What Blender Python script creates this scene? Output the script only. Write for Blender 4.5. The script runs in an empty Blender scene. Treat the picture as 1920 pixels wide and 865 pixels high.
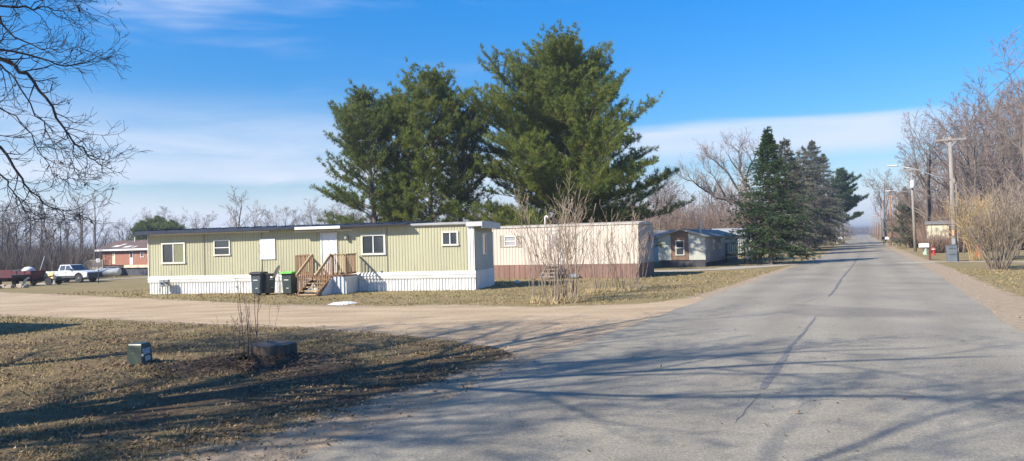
import bpy, bmesh, math, random
import numpy as np
from mathutils import Vector, Matrix, noise as mnoise

R = math.radians
SC = bpy.context.scene
COL = SC.collection

# ------------------------------------------------------------------ camera, sky, sun, exposure
F = 1387.0                 # focal length in pixels of a 1920 px wide picture
H = 2.1                    # camera height
PITCH, ROLL = R(0.89), R(1.5)
CAMM = Matrix.Rotation(R(90) + PITCH, 3, 'X') @ Matrix.Rotation(-ROLL, 3, 'Z')
cam_d = bpy.data.cameras.new('camera')
cam_d.sensor_width = 36.0
cam_d.lens = 36.0 * F / 1920.0
cam_d.clip_start = 0.05
cam_d.clip_end = 6000
cam = bpy.data.objects.new('camera', cam_d)
COL.objects.link(cam)
cam.matrix_world = Matrix.Translation((0, 0, H)) @ CAMM.to_4x4()
SC.camera = cam

SUN_EL = R(36)
SUN_TO = Vector((0.85, 0.527, 0)).normalized()        # where the light travels, seen from above
EXPOSURE = 1.0
HAZE = 0.00065
SC.view_settings.view_transform = 'Standard'
SC.view_settings.look = 'None'
SC.view_settings.gamma = 1.0
SC.view_settings.exposure = EXPOSURE
SC.view_settings.use_curve_mapping = False

sun_d = bpy.data.lights.new('sun', 'SUN')
sun_d.energy = 4.3
sun_d.angle = R(0.6)
sun_d.color = (1.0, 0.92, 0.79)
sun = bpy.data.objects.new('sun', sun_d)
COL.objects.link(sun)
sun_dir = Vector((SUN_TO.x * math.cos(SUN_EL), SUN_TO.y * math.cos(SUN_EL), -math.sin(SUN_EL)))
sun.rotation_euler = sun_dir.to_track_quat('-Z', 'Y').to_euler()

world = bpy.data.worlds.new('World')
SC.world = world
world.use_nodes = True
wn, wl = world.node_tree.nodes, world.node_tree.links
wn.clear()


def N(nodes, t, **kw):
    n = nodes.new(t)
    for k, v in kw.items():
        setattr(n, k, v)
    return n


def math_n(nodes, links, op, a, b=None, c=None, clamp=False):
    n = nodes.new('ShaderNodeMath')
    n.operation = op
    n.use_clamp = clamp
    for i, v in enumerate((a, b, c)):
        if v is None:
            continue
        if isinstance(v, (int, float)):
            n.inputs[i].default_value = v
        else:
            links.new(v, n.inputs[i])
    return n.outputs[0]


def build_sky():
    m = lambda op, a, b=None, c=None, clamp=False: math_n(wn, wl, op, a, b, c, clamp)
    out = N(wn, 'ShaderNodeOutputWorld')
    bg = N(wn, 'ShaderNodeBackground')
    bg.inputs['Strength'].default_value = 0.085
    sky = N(wn, 'ShaderNodeTexSky', sky_type='NISHITA')
    sky.sun_disc = False
    sky.sun_elevation = SUN_EL
    sky.sun_rotation = math.atan2(-SUN_TO.x, -SUN_TO.y) % (2 * math.pi)
    sky.air_density = 1.0
    sky.dust_density = 0.6
    sky.ozone_density = 3.0
    hs = N(wn, 'ShaderNodeHueSaturation')
    hs.inputs['Saturation'].default_value = 1.46
    hs.inputs['Value'].default_value = 1.0
    wl.new(sky.outputs[0], hs.inputs['Color'])
    tint = N(wn, 'ShaderNodeMixRGB', blend_type='MULTIPLY')
    tint.inputs[0].default_value = 1
    tint.inputs[2].default_value = (0.80, 0.90, 1.0, 1)
    wl.new(hs.outputs[0], tint.inputs[1])
    tc = N(wn, 'ShaderNodeTexCoord')
    sep = N(wn, 'ShaderNodeSeparateXYZ')
    wl.new(tc.outputs['Generated'], sep.inputs[0])
    x, y, z = sep.outputs
    horiz = m('SQRT', m('ADD', m('MULTIPLY', x, x), m('MULTIPLY', y, y)))
    el = m('DIVIDE', z, m('MAXIMUM', horiz, 0.001))         # tangent of the elevation
    az = m('ARCTAN2', x, y)                                  # 0 along +Y, positive to +X
    vr = N(wn, 'ShaderNodeMapRange')
    for k_, v_ in (('From Min', .08), ('From Max', .34), ('To Min', .88), ('To Max', 1.24)):
        vr.inputs[k_].default_value = v_
    wl.new(el, vr.inputs['Value'])
    wl.new(vr.outputs[0], hs.inputs['Value'])
    comb = N(wn, 'ShaderNodeCombineXYZ')
    wl.new(m('MULTIPLY', az, 2.2), comb.inputs[0])
    wl.new(m('MULTIPLY', el, 15.0), comb.inputs[1])
    n1 = N(wn, 'ShaderNodeTexNoise')
    n1.inputs['Scale'].default_value = 1.3
    n1.inputs['Detail'].default_value = 7
    n1.inputs['Roughness'].default_value = 0.55
    n1.inputs['Distortion'].default_value = 0.5
    wl.new(comb.outputs[0], n1.inputs['Vector'])
    comb2 = N(wn, 'ShaderNodeCombineXYZ')
    wl.new(m('MULTIPLY', az, 1.0), comb2.inputs[0])
    wl.new(m('MULTIPLY', el, 3.0), comb2.inputs[1])
    n2 = N(wn, 'ShaderNodeTexNoise')
    n2.inputs['Scale'].default_value = 2.6
    n2.inputs['Detail'].default_value = 4
    wl.new(comb2.outputs[0], n2.inputs['Vector'])
    wob = m('MULTIPLY', m('SUBTRACT', n1.outputs[0], 0.5), 0.035)
    e2 = m('ADD', el, wob)

    def band(e, lo, hi, soft_lo, soft_hi):
        a = N(wn, 'ShaderNodeMapRange', interpolation_type='SMOOTHSTEP')
        a.inputs['From Min'].default_value = lo - soft_lo
        a.inputs['From Max'].default_value = lo + soft_lo
        wl.new(e, a.inputs['Value'])
        b = N(wn, 'ShaderNodeMapRange', interpolation_type='SMOOTHSTEP')
        b.inputs['From Min'].default_value = hi - soft_hi
        b.inputs['From Max'].default_value = hi + soft_hi
        b.inputs['To Min'].default_value = 1
        b.inputs['To Max'].default_value = 0
        wl.new(e, b.inputs['Value'])
        return m('MULTIPLY', a.outputs[0], b.outputs[0])

    # the long cirrus sheet right of the pines, and the broader one low on the left
    right = m('MULTIPLY', band(e2, 0.098, 0.147, 0.022, 0.008), band(az, 0.10, 0.53, 0.10, 0.07))
    left = m('MULTIPLY', band(e2, 0.078, 0.122, 0.012, 0.030), band(az, -0.75, 0.15, 0.20, 0.12))
    leftv = m('MULTIPLY', band(e2, 0.05, 0.17, 0.03, 0.05), band(az, -0.9, -0.05, 0.20, 0.25))
    low = m('MULTIPLY', band(el, -0.3, 0.078, 0.02, 0.05), 0.9)
    streak = N(wn, 'ShaderNodeMapRange', interpolation_type='SMOOTHSTEP')
    streak.inputs['From Min'].default_value = 0.32
    streak.inputs['From Max'].default_value = 0.68
    wl.new(n1.outputs[0], streak.inputs['Value'])
    wisp = N(wn, 'ShaderNodeMapRange', interpolation_type='SMOOTHSTEP')
    wisp.inputs['From Min'].default_value = 0.50
    wisp.inputs['From Max'].default_value = 0.78
    wl.new(m('ADD', m('MULTIPLY', n1.outputs[0], 0.55), m('MULTIPLY', n2.outputs[0], 0.48)), wisp.inputs['Value'])
    wispm = m('MULTIPLY', m('MULTIPLY', wisp.outputs[0], band(el, 0.10, 0.42, 0.08, 0.12)), band(az, -1.2, -0.05, 0.3, 0.25))
    f = m('MULTIPLY', right, m('MULTIPLY_ADD', streak.outputs[0], 0.25, 0.62))
    f = m('MAXIMUM', f, m('MULTIPLY', left, m('MULTIPLY_ADD', streak.outputs[0], 0.40, 0.60)))
    f = m('MAXIMUM', f, m('MULTIPLY', leftv, m('MULTIPLY_ADD', streak.outputs[0], 0.55, 0.18)))
    f = m('MAXIMUM', f, m('MULTIPLY', wispm, 0.7))
    f = m('MAXIMUM', f, m('MULTIPLY', low, m('MULTIPLY_ADD', streak.outputs[0], 0.5, 0.6)), clamp=True)
    mix = N(wn, 'ShaderNodeMixRGB')
    wl.new(f, mix.inputs[0])
    wl.new(tint.outputs[0], mix.inputs[1])
    mix.inputs[2].default_value = (5.0, 5.4, 6.4, 1)
    wl.new(mix.outputs[0], bg.inputs['Color'])
    wl.new(bg.outputs[0], out.inputs[0])


build_sky()
SC.render.engine = 'CYCLES'
SC.cycles.max_bounces = 5
SC.cycles.diffuse_bounces = 3
SC.cycles.glossy_bounces = 2
SC.cycles.transparent_max_bounces = 4
SC.cycles.volume_bounces = 0
SC.cycles.use_denoising = True


# ------------------------------------------------------------------ helpers: picking points, ground level
def sstep(x, a, b):
    t = max(0.0, min(1.0, (x - a) / (b - a)))
    return t * t * (3 - 2 * t)


def gz(x, y):
    """ground level: flat by the road, sinking gently far out on the left"""
    return -0.9 * sstep(y, 48, 76) * sstep(-x, 8, 35)


def ray(px, py):
    v = CAMM @ Vector(((px - 960) / F, -(py - 432.5) / F, -1))
    return v


def G(px, py):
    """world point on the ground seen at photo pixel (px, py)"""
    d = ray(px, py)
    z = 0.0
    for _ in range(12):
        t = (z - H) / d.z
        z = gz(d.x * t, d.y * t)
    t = (z - H) / d.z
    return Vector((d.x * t, d.y * t, z))


def at(px, Y, z=None):
    """world point at depth Y under/over photo column px near the horizon, on the ground"""
    d = ray(px, 445)
    x = d.x / d.y * Y
    return Vector((x, Y, gz(x, Y) if z is None else z))


class Frame:
    """a vertical wall frame: origin, unit vector ex along the wall, ey into the building"""
    def __init__(s, a, b):
        s.o = Vector((a.x, a.y, 0))
        d = Vector((b.x - a.x, b.y - a.y, 0))
        s.len = d.length
        s.ex = d.normalized()
        s.ey = Vector((-s.ex.y, s.ex.x, 0))
        s.rot = math.atan2(s.ex.y, s.ex.x)

    def w(s, px, py, y=0.0, z0=0.0):
        """(local x, local z) where the ray through (px,py) meets the plane y"""
        d = ray(px, py)
        c = Vector((0, 0, H)) - s.o
        t = (y - c.dot(s.ey)) / d.dot(s.ey)
        p = c + d * t
        return p.dot(s.ex), p.z - z0

    def e(s, px, py, x):
        """(local y, local z) on the plane local x = x"""
        d = ray(px, py)
        c = Vector((0, 0, H)) - s.o
        t = (x - c.dot(s.ex)) / d.dot(s.ex)
        p = c + d * t
        return p.dot(s.ey), p.z


# ------------------------------------------------------------------ helpers: materials
MATS = {}


def mat(name, c1, c2=None, scale=4.0, rough=0.8, bump=0.0, bscale=None, metal=0.0, detail=4.0,
        lo=0.35, hi=0.65, stretch=(1, 1, 1), spec=0.5, c3=None, s3=40.0, f3=0.5):
    if name in MATS:
        return MATS[name]
    mt = bpy.data.materials.new(name)
    mt.use_nodes = True
    nt = mt.node_tree
    nodes, links = nt.nodes, nt.links
    b = nodes['Principled BSDF']
    b.inputs['Roughness'].default_value = rough
    b.inputs['Metallic'].default_value = metal
    b.inputs['Specular IOR Level'].default_value = spec
    tc = nodes.new('ShaderNodeTexCoord')
    mp = nodes.new('ShaderNodeMapping')
    mp.inputs['Scale'].default_value = stretch
    links.new(tc.outputs['Object'], mp.inputs[0])
    if c2 is None:
        c2 = tuple(v * 0.86 for v in c1)
    nz = nodes.new('ShaderNodeTexNoise')
    nz.inputs['Scale'].default_value = scale
    nz.inputs['Detail'].default_value = detail
    links.new(mp.outputs[0], nz.inputs['Vector'])
    rp = nodes.new('ShaderNodeValToRGB')
    rp.color_ramp.elements[0].position = lo
    rp.color_ramp.elements[1].position = hi
    rp.color_ramp.elements[0].color = (*c1, 1)
    rp.color_ramp.elements[1].color = (*c2, 1)
    links.new(nz.outputs[0], rp.inputs[0])
    col = rp.outputs[0]
    if c3 is not None:
        n3 = nodes.new('ShaderNodeTexNoise')
        n3.inputs['Scale'].default_value = s3
        n3.inputs['Detail'].default_value = 3
        links.new(mp.outputs[0], n3.inputs['Vector'])
        r3 = nodes.new('ShaderNodeMapRange')
        r3.inputs['From Min'].default_value = f3
        r3.inputs['From Max'].default_value = f3 + 0.14
        links.new(n3.outputs[0], r3.inputs['Value'])
        mx = nodes.new('ShaderNodeMixRGB')
        links.new(r3.outputs[0], mx.inputs[0])
        links.new(col, mx.inputs[1])
        mx.inputs[2].default_value = (*c3, 1)
        col = mx.outputs[0]
    links.new(col, b.inputs['Base Color'])
    if bump:
        n2 = nodes.new('ShaderNodeTexNoise')
        n2.inputs['Scale'].default_value = bscale or scale * 6
        n2.inputs['Detail'].default_value = 5
        links.new(mp.outputs[0], n2.inputs['Vector'])
        bp = nodes.new('ShaderNodeBump')
        bp.inputs['Strength'].default_value = bump
        bp.inputs['Distance'].default_value = 0.02
        links.new(n2.outputs[0], bp.inputs['Height'])
        links.new(bp.outputs[0], b.inputs['Normal'])
    MATS[name] = mt
    return mt


def leafy(name, c1, c2, c3, scale=0.6, trans=0.25):
    """foliage: clump-sized and leaf-sized colour variation, a little light through"""
    if name in MATS:
        return MATS[name]
    mt = mat(name, c1, c2, scale=scale, rough=0.65, c3=c3, s3=scale * 7, f3=0.52, spec=0.25)
    nt = mt.node_tree
    b = nt.nodes['Principled BSDF']
    src = b.inputs['Base Color'].links[0].from_socket
    tr = nt.nodes.new('ShaderNodeBsdfTranslucent')
    nt.links.new(src, tr.inputs[0])
    ms = nt.nodes.new('ShaderNodeMixShader')
    ms.inputs[0].default_value = trans
    nt.links.new(b.outputs[0], ms.inputs[1])
    nt.links.new(tr.outputs[0], ms.inputs[2])
    nt.links.new(ms.outputs[0], nt.nodes['Material Output'].inputs[0])
    return mt


# ------------------------------------------------------------------ helpers: meshes and objects
class MB:
    def __init__(s):
        s.v, s.f = [], []

    def add(s, vs, fs):
        n = len(s.v)
        s.v.extend([tuple(p) for p in vs])
        s.f.extend([tuple(i + n for i in f) for f in fs])
        return s

    def box(s, x0, x1, y0, y1, z0, z1):
        s.add([(x0, y0, z0), (x1, y0, z0), (x1, y1, z0), (x0, y1, z0),
               (x0, y0, z1), (x1, y0, z1), (x1, y1, z1), (x0, y1, z1)],
              [(0, 3, 2, 1), (4, 5, 6, 7), (0, 1, 5, 4), (1, 2, 6, 5), (2, 3, 7, 6), (3, 0, 4, 7)])
        return s

    def beam(s, a, b, w, h, up=(0, 0, 1)):
        a, b = Vector(a), Vector(b)
        d = (b - a).normalized()
        u = Vector(up)
        sx = d.cross(u)
        if sx.length < 1e-4:
            sx = d.cross(Vector((0, 1, 0)))
        sx.normalize()
        sz = sx.cross(d).normalized()
        q = []
        for p in (a, b):
            for i, j in ((-1, -1), (1, -1), (1, 1), (-1, 1)):
                q.append(p + sx * (w / 2 * i) + sz * (h / 2 * j))
        s.add(q, [(0, 1, 2, 3), (7, 6, 5, 4), (0, 4, 5, 1), (1, 5, 6, 2), (2, 6, 7, 3), (3, 7, 4, 0)])
        return s

    def tube(s, pts, rad, n=8, cap=True):
        pts = [Vector(p) for p in pts]
        if isinstance(rad, (int, float)):
            rad = [rad] * len(pts)
        base = len(s.v)
        ref = None
        for i, p in enumerate(pts):
            if i == 0:
                d = pts[1] - p
            elif i == len(pts) - 1:
                d = p - pts[i - 1]
            else:
                d = pts[i + 1] - pts[i - 1]
            if d.length < 1e-9:
                d = Vector((0, 0, 1))
            d.normalize()
            if ref is None:
                ref = d.orthogonal().normalized()
            else:
                ref = ref - d * ref.dot(d)
                if ref.length < 1e-5:
                    ref = d.orthogonal()
                ref.normalize()
            o = d.cross(ref)
            for k in range(n):
                a = 2 * math.pi * k / n
                q = p + (ref * math.cos(a) + o * math.sin(a)) * rad[i]
                s.v.append((q.x, q.y, q.z))
        for i in range(len(pts) - 1):
            for k in range(n):
                a, b = base + i * n + k, base + i * n + (k + 1) % n
                s.f.append((a, b, b + n, a + n))
        if cap:
            s.f.append(tuple(base + k for k in reversed(range(n))))
            e = base + (len(pts) - 1) * n
            s.f.append(tuple(e + k for k in range(n)))
        return s

    def lathe(s, prof, n=16, c=(0, 0, 0)):
        """revolve [(r,z)] about z"""
        base = len(s.v)
        for r, z in prof:
            for k in range(n):
                a = 2 * math.pi * k / n
                s.v.append((c[0] + r * math.cos(a), c[1] + r * math.sin(a), c[2] + z))
        for i in range(len(prof) - 1):
            for k in range(n):
                a, b = base + i * n + k, base + i * n + (k + 1) % n
                s.f.append((a, b, b + n, a + n))
        s.f.append(tuple(base + k for k in reversed(range(n))))
        e = base + (len(prof) - 1) * n
        s.f.append(tuple(e + k for k in range(n)))
        return s

    def prism(s, poly, y0, y1, axis='y'):
        """extrude an (a,b) polygon; axis y: (x,z) polygon between y0 and y1; axis z: (x,y); axis x: (y,z)"""
        n = len(poly)
        def P(p, t):
            if axis == 'y': return (p[0], t, p[1])
            if axis == 'z': return (p[0], p[1], t)
            return (t, p[0], p[1])
        vs = [P(p, y0) for p in poly] + [P(p, y1) for p in poly]
        fs = [tuple(range(n)), tuple(range(2 * n - 1, n - 1, -1))]
        for i in range(n):
            j = (i + 1) % n
            fs.append((i, i + n, j + n, j))
        s.add(vs, fs)
        return s

    def frame(s, x0, x1, z0, z1, y, d, w, sill=0.0):
        """four butted bars round an opening on a wall facing -y, standing d proud of y"""
        s.box(x0, x1, y - d, y, z1 - w, z1)
        s.box(x0 - sill, x1 + sill, y - d - sill, y, z0, z0 + w)
        s.box(x0, x0 + w, y - d, y, z0 + w, z1 - w)
        s.box(x1 - w, x1, y - d, y, z0 + w, z1 - w)
        return s


def link_mesh(name, me, m, parent=None, loc=None):
    o = bpy.data.objects.new(name, me)
    if m is not None:
        me.materials.append(m)
    COL.objects.link(o)
    if parent is not None:
        o.parent = parent
    if loc is not None:
        o.location = loc
    return o


def obj(name, mb, m, parent=None, loc=None, smooth=False, bevel=0.0):
    me = bpy.data.meshes.new(name)
    me.from_pydata(mb.v, [], mb.f)
    if parent is None and loc is None and mb.v:
        a = np.array(mb.v)
        c = (a.min(0) + a.max(0)) / 2
        c[2] = a[:, 2].min()
        me.transform(Matrix.Translation(-Vector(c)))
        loc = Vector(c)
    bm = bmesh.new()
    bm.from_mesh(me)
    bmesh.ops.recalc_face_normals(bm, faces=bm.faces)
    if bevel:
        bmesh.ops.bevel(bm, geom=list(bm.edges), offset=bevel, segments=1, affect='EDGES', clamp_overlap=True)
    bm.to_mesh(me)
    bm.free()
    o = link_mesh(name, me, m, parent, loc)
    if smooth:
        me.shade_smooth()
    return o


def arr_mesh(name, V, Fc):
    """mesh from numpy arrays; Fc (n,k) all faces alike"""
    me = bpy.data.meshes.new(name)
    k = Fc.shape[1]
    me.vertices.add(len(V))
    me.vertices.foreach_set('co', V.astype(np.float32).ravel())
    me.loops.add(Fc.size)
    me.loops.foreach_set('vertex_index', Fc.astype(np.int32).ravel())
    me.polygons.add(len(Fc))
    me.polygons.foreach_set('loop_start', np.arange(0, Fc.size, k, dtype=np.int32))
    me.polygons.foreach_set('loop_total', np.full(len(Fc), k, dtype=np.int32))
    me.update(calc_edges=True)
    return me


def tag(o, label=None, cat=None, group=None, kind=None):
    if label: o['label'] = label
    if cat: o['category'] = cat
    if group: o['group'] = group
    if kind: o['kind'] = kind
    return o


def thing(name, label, cat, loc=(0, 0, 0), rot=0.0, group=None):
    o = bpy.data.objects.new(name, None)
    o.empty_display_size = 0.3
    COL.objects.link(o)
    o.location = loc
    o.rotation_euler = (0, 0, rot)
    return tag(o, label, cat, group)


def copy_tree(o, parent=None):
    c = o.copy()
    COL.objects.link(c)
    if parent is not None:
        c.parent = parent
    for ch in list(o.children):
        copy_tree(ch, c)
    return c

# ================================================================== THE SETTING: ground, road, lane
U = Vector((math.sin(R(25.28)), math.cos(R(25.28)), 0))      # along the road, away from the camera
NR = Vector((U.y, -U.x, 0))                                  # to its right


def rd(t, off, z=0.0):
    p = U * t + NR * off
    return Vector((p.x, p.y, z))


RT = [-40, 0, 6, 12, 18, 25, 40, 55, 75, 100, 150, 3000]
RL = [-5.2, -5.15, -5.1, -5.25, -5.05, -4.9, -4.4, -3.9, -3.35, -3.3, -3.3, -3.3]
RRt = [-40, 8, 14, 20, 26, 36, 46, 70, 100, 3000]
RRo = [4.6, 3.6, 3.0, 2.85, 3.0, 3.2, 3.4, 3.2, 3.2, 3.2]

up_px = [(-900, 520), (-400, 535), (0, 549), (280, 561), (500, 573), (700, 576), (850, 573), (1000, 577), (1200, 572), (1330, 556)]
lo_px = [(-900, 610), (-300, 592), (0, 590), (200, 597), (400, 607), (560, 612), (700, 621), (850, 636), (950, 652), (1015, 690), (1100, 680), (1200, 630), (1400, 560)]
UPW = [G(*p) for p in up_px]
LOW = [G(*p) for p in lo_px]
upx, upy = [p.x for p in UPW], [p.y for p in UPW]
lox, loy = [p.x for p in LOW], [p.y for p in LOW]
# the curved approach is not monotonic past the last point; keep only increasing x
def mono(xs, ys):
    ox, oy = [xs[0]], [ys[0]]
    for a, b in zip(xs[1:], ys[1:]):
        if a > ox[-1] + 0.05:
            ox.append(a); oy.append(b)
    return ox, oy
upx, upy = mono(upx, upy)
lox, loy = mono(lox, loy)


def np_s(x, a, b):
    t = np.clip((x - a) / (b - a), 0, 1)
    return t * t * (3 - 2 * t)


def lane_d(X, Y):
    """signed distance-ish: > 0 inside the lane"""
    u = np.interp(X, upx, upy); l = np.interp(X, lox, loy)
    inside_x = np.clip(8.0 - X, -5, 5)
    return np.minimum(np.minimum(u - Y, Y - l), inside_x)


def road_co(X, Y):
    t = X * U.x + Y * U.y
    o = X * NR.x + Y * NR.y
    return t, o


def dirt_at(X, Y):
    t, o = road_co(X, Y)
    L = np.interp(t, RT, RL); Rr = np.interp(t, RRt, RRo)
    ln = np_s(lane_d(X, Y), -0.9, 0.25)
    wl_ = np.interp(t, [-5, 5, 9, 13, 22, 30, 60, 120], [2.6, 2.3, 1.5, 1.0, 1.5, 1.0, 0.8, 0.6])
    sl = 1 - np_s(L - o, 0.1 * wl_, wl_)
    wr = np.interp(t, [0, 10, 15, 20, 28, 45, 70, 120], [3.2, 3.0, 2.6, 2.3, 1.9, 1.6, 1.6, 1.2])
    sr = 1 - np_s(o - Rr, 0.35 * wr, wr)
    sl = np.where(o > L, 1, sl); sr = np.where(o < Rr, 1, sr)
    return np.maximum(ln, np.minimum(sl, sr))


def build_ground():
    rs = [0.4]
    while rs[-1] < 4200:
        rs.append(rs[-1] * (1.022 if rs[-1] < 140 else 1.06))
    rs = np.array(rs)
    an = np.concatenate([np.arange(-46, 46.01, 0.4), np.arange(50, 312, 4.0)])
    A = np.radians(an)
    X = np.outer(rs, np.sin(A)); Y = np.outer(rs, np.cos(A))
    g = np.vectorize(gz)
    Z = g(X, Y)
    # small undulation away from the paved areas
    D = dirt_at(X, Y)
    V = np.stack([X, Y, Z], -1)
    nr, na = X.shape
    idx = np.arange(nr * na).reshape(nr, na)
    nx = np.roll(idx, -1, axis=1)
    Fc = np.stack([idx[:-1], idx[1:], nx[1:], nx[:-1]], -1).reshape(-1, 4)
    VV = V.reshape(-1, 3)
    # centre fan replaced by a small disc ring to the centre point
    c = len(VV)
    VV = np.vstack([VV, [[0, 0, 0]]])
    me = arr_mesh('ground', VV, Fc)
    bm = bmesh.new(); bm.from_mesh(me); bm.verts.ensure_lookup_table()
    cv = bm.verts[c]
    for k in range(na):
        bm.faces.new((cv, bm.verts[k], bm.verts[(k + 1) % na]))
    bmesh.ops.recalc_face_normals(bm, faces=bm.faces)
    for f in bm.faces[:1]:
        flip = f.normal.z < 0
    if flip:
        bmesh.ops.reverse_faces(bm, faces=bm.faces)
    bm.to_mesh(me); bm.free()
    at_ = me.attributes.new('dirt', 'FLOAT', 'POINT')
    DD = np.append(D.ravel(), 1.0)
    at_.data.foreach_set('value', DD.astype(np.float32))
    # leafiness: the yard under the big tree
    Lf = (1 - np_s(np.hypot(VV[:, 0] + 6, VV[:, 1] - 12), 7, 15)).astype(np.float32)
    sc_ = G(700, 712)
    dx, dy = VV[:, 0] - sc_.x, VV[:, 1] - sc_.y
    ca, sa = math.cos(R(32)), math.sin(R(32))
    mould_shade = (1 - np_s(np.hypot((dx * ca + dy * sa) / 6.5, (-dx * sa + dy * ca) / 2.3), .45, 1.15)).astype(np.float32)  # dark soil with the trees' shadow band painted in, stretched along the sunlight
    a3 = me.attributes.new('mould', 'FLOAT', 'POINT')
    a3.data.foreach_set('value', mould_shade)
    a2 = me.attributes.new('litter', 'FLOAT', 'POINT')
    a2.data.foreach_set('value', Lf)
    m = bpy.data.materials.new('dry_lawn')
    m.use_nodes = True
    nd, lk = m.node_tree.nodes, m.node_tree.links
    b = nd['Principled BSDF']
    b.inputs['Roughness'].default_value = 0.95
    b.inputs['Specular IOR Level'].default_value = 0.15
    tc = nd.new('ShaderNodeTexCoord')

    def nz(scale, detail=4, rough=0.55, st=None):
        n = nd.new('ShaderNodeTexNoise')
        n.inputs['Scale'].default_value = scale
        n.inputs['Detail'].default_value = detail
        n.inputs['Roughness'].default_value = rough
        lk.new(tc.outputs['Object'], n.inputs['Vector'])
        return n.outputs[0]

    def ramp(v, stops):
        r = nd.new('ShaderNodeValToRGB')
        e = r.color_ramp.elements
        while len(e) < len(stops):
            e.new(0.5)
        for i, (p, c) in enumerate(stops):
            e[i].position = p; e[i].color = (*c, 1)
        lk.new(v, r.inputs[0])
        return r.outputs[0]

    def mix(f, a, c):
        n = nd.new('ShaderNodeMixRGB')
        if isinstance(f, float): n.inputs[0].default_value = f
        else: lk.new(f, n.inputs[0])
        lk.new(a, n.inputs[1]); lk.new(c, n.inputs[2])
        return n.outputs[0]

    mm = lambda op, a, b_=None, c=None, cl=False: math_n(nd, lk, op, a, b_, c, cl)
    grass = ramp(nz(0.45, 6, 0.62), [(0.33, (0.32, 0.235, 0.125)), (0.48, (0.26, 0.195, 0.095)), (0.62, (0.185, 0.165, 0.065)), (0.75, (0.27, 0.205, 0.10))])
    fine = ramp(nz(26, 5, 0.7), [(0.32, (0.08, 0.062, 0.032)), (0.5, (0.25, 0.20, 0.10)), (0.7, (0.42, 0.34, 0.19))])
    midc = ramp(nz(3.2, 6, 0.68), [(0.34, (0.10, 0.085, 0.04)), (0.5, (0.24, 0.19, 0.095)), (0.66, (0.40, 0.31, 0.17))])
    grass = mix(0.30, grass, midc)
    grass = mix(0.42, grass, fine)
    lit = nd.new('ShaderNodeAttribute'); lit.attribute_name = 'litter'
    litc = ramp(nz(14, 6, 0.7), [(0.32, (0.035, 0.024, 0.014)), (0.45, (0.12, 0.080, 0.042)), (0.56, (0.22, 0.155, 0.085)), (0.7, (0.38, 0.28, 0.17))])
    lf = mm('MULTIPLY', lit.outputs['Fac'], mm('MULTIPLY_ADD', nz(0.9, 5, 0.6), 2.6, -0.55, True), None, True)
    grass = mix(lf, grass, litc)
    mo = nd.new('ShaderNodeAttribute'); mo.attribute_name = 'mould'  # colours below hold both leaf mould and painted tree shade
    mold_shade = ramp(nz(18, 6, 0.7), [(0.32, (0.035, 0.024, 0.016)), (0.5, (0.085, 0.058, 0.036)), (0.62, (0.15, 0.105, 0.065)), (0.74, (0.26, 0.19, 0.12))])
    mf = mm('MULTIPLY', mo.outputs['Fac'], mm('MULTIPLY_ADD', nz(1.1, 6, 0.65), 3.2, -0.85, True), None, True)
    grass = mix(mf, grass, mold_shade)
    # soil and gravel
    soil = ramp(nz(5, 7, 0.65), [(0.3, (0.23, 0.165, 0.11)), (0.5, (0.36, 0.275, 0.19)), (0.7, (0.47, 0.38, 0.28))])
    grit = ramp(nz(60, 3, 0.6), [(0.35, (0.20, 0.15, 0.10)), (0.55, (0.38, 0.30, 0.21)), (0.75, (0.58, 0.50, 0.40))])
    soil = mix(0.4, soil, grit)
    da = nd.new('ShaderNodeAttribute'); da.attribute_name = 'dirt'
    edge = mm('ADD', mm('MULTIPLY', nz(1.6, 8, 0.65), 0.9), mm('MULTIPLY', nz(14, 4, 0.6), 0.35))
    df = mm('ADD', da.outputs['Fac'], mm('MULTIPLY', mm('SUBTRACT', edge, 0.62), 1.6))
    mr = nd.new('ShaderNodeMapRange'); mr.interpolation_type = 'SMOOTHSTEP'
    mr.inputs['From Min'].default_value = 0.34; mr.inputs['From Max'].default_value = 0.68
    lk.new(df, mr.inputs['Value'])
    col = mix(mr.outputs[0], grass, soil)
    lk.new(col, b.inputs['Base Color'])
    bp = nd.new('ShaderNodeBump')
    bp.inputs['Strength'].default_value = 0.9
    bp.inputs['Distance'].default_value = 0.035
    h = mm('ADD', nz(9, 6, 0.7), mm('MULTIPLY', nz(45, 3, 0.6), 0.5))
    lk.new(h, bp.inputs['Height'])
    lk.new(bp.outputs[0], b.inputs['Normal'])
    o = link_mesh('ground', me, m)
    tag(o, kind='structure')


build_ground()


def strip_sheet(name, left, right, m, dz, n=1, kind='structure', cross=6, jag=0.0, seed=1, sub=1):
    """sheet between two world polylines of equal count, draped on the ground"""
    rng = random.Random(seed)
    L, Rr = [], []
    for i in range(len(left) - 1):
        for k in range(sub):
            f = k / sub
            L.append(left[i].lerp(left[i + 1], f)); Rr.append(right[i].lerp(right[i + 1], f))
    L.append(left[-1]); Rr.append(right[-1])
    mb = MB()
    jl = jr = 0.0
    for a, b in zip(L, Rr):
        w = (b - a)
        u = w.normalized() if w.length > 1e-6 else Vector((1, 0, 0))
        jl = jl * 0.6 + rng.uniform(-jag, jag); jr = jr * 0.6 + rng.uniform(-jag, jag)
        a2, b2 = a + u * jl, b + u * jr
        for c in range(cross + 1):
            p = a2.lerp(b2, c / cross)
            mb.v.append((p.x, p.y, gz(p.x, p.y) + dz))
    q = cross + 1
    for i in range(len(L) - 1):
        for c in range(cross):
            mb.f.append((i * q + c, (i + 1) * q + c, (i + 1) * q + c + 1, i * q + c + 1))
    me = bpy.data.meshes.new(name)
    me.from_pydata(mb.v, [], mb.f)
    me.update()
    if me.polygons[0].normal.z < 0:
        me.flip_normals()
    return tag(link_mesh(name, me, m), kind=kind)


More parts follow.
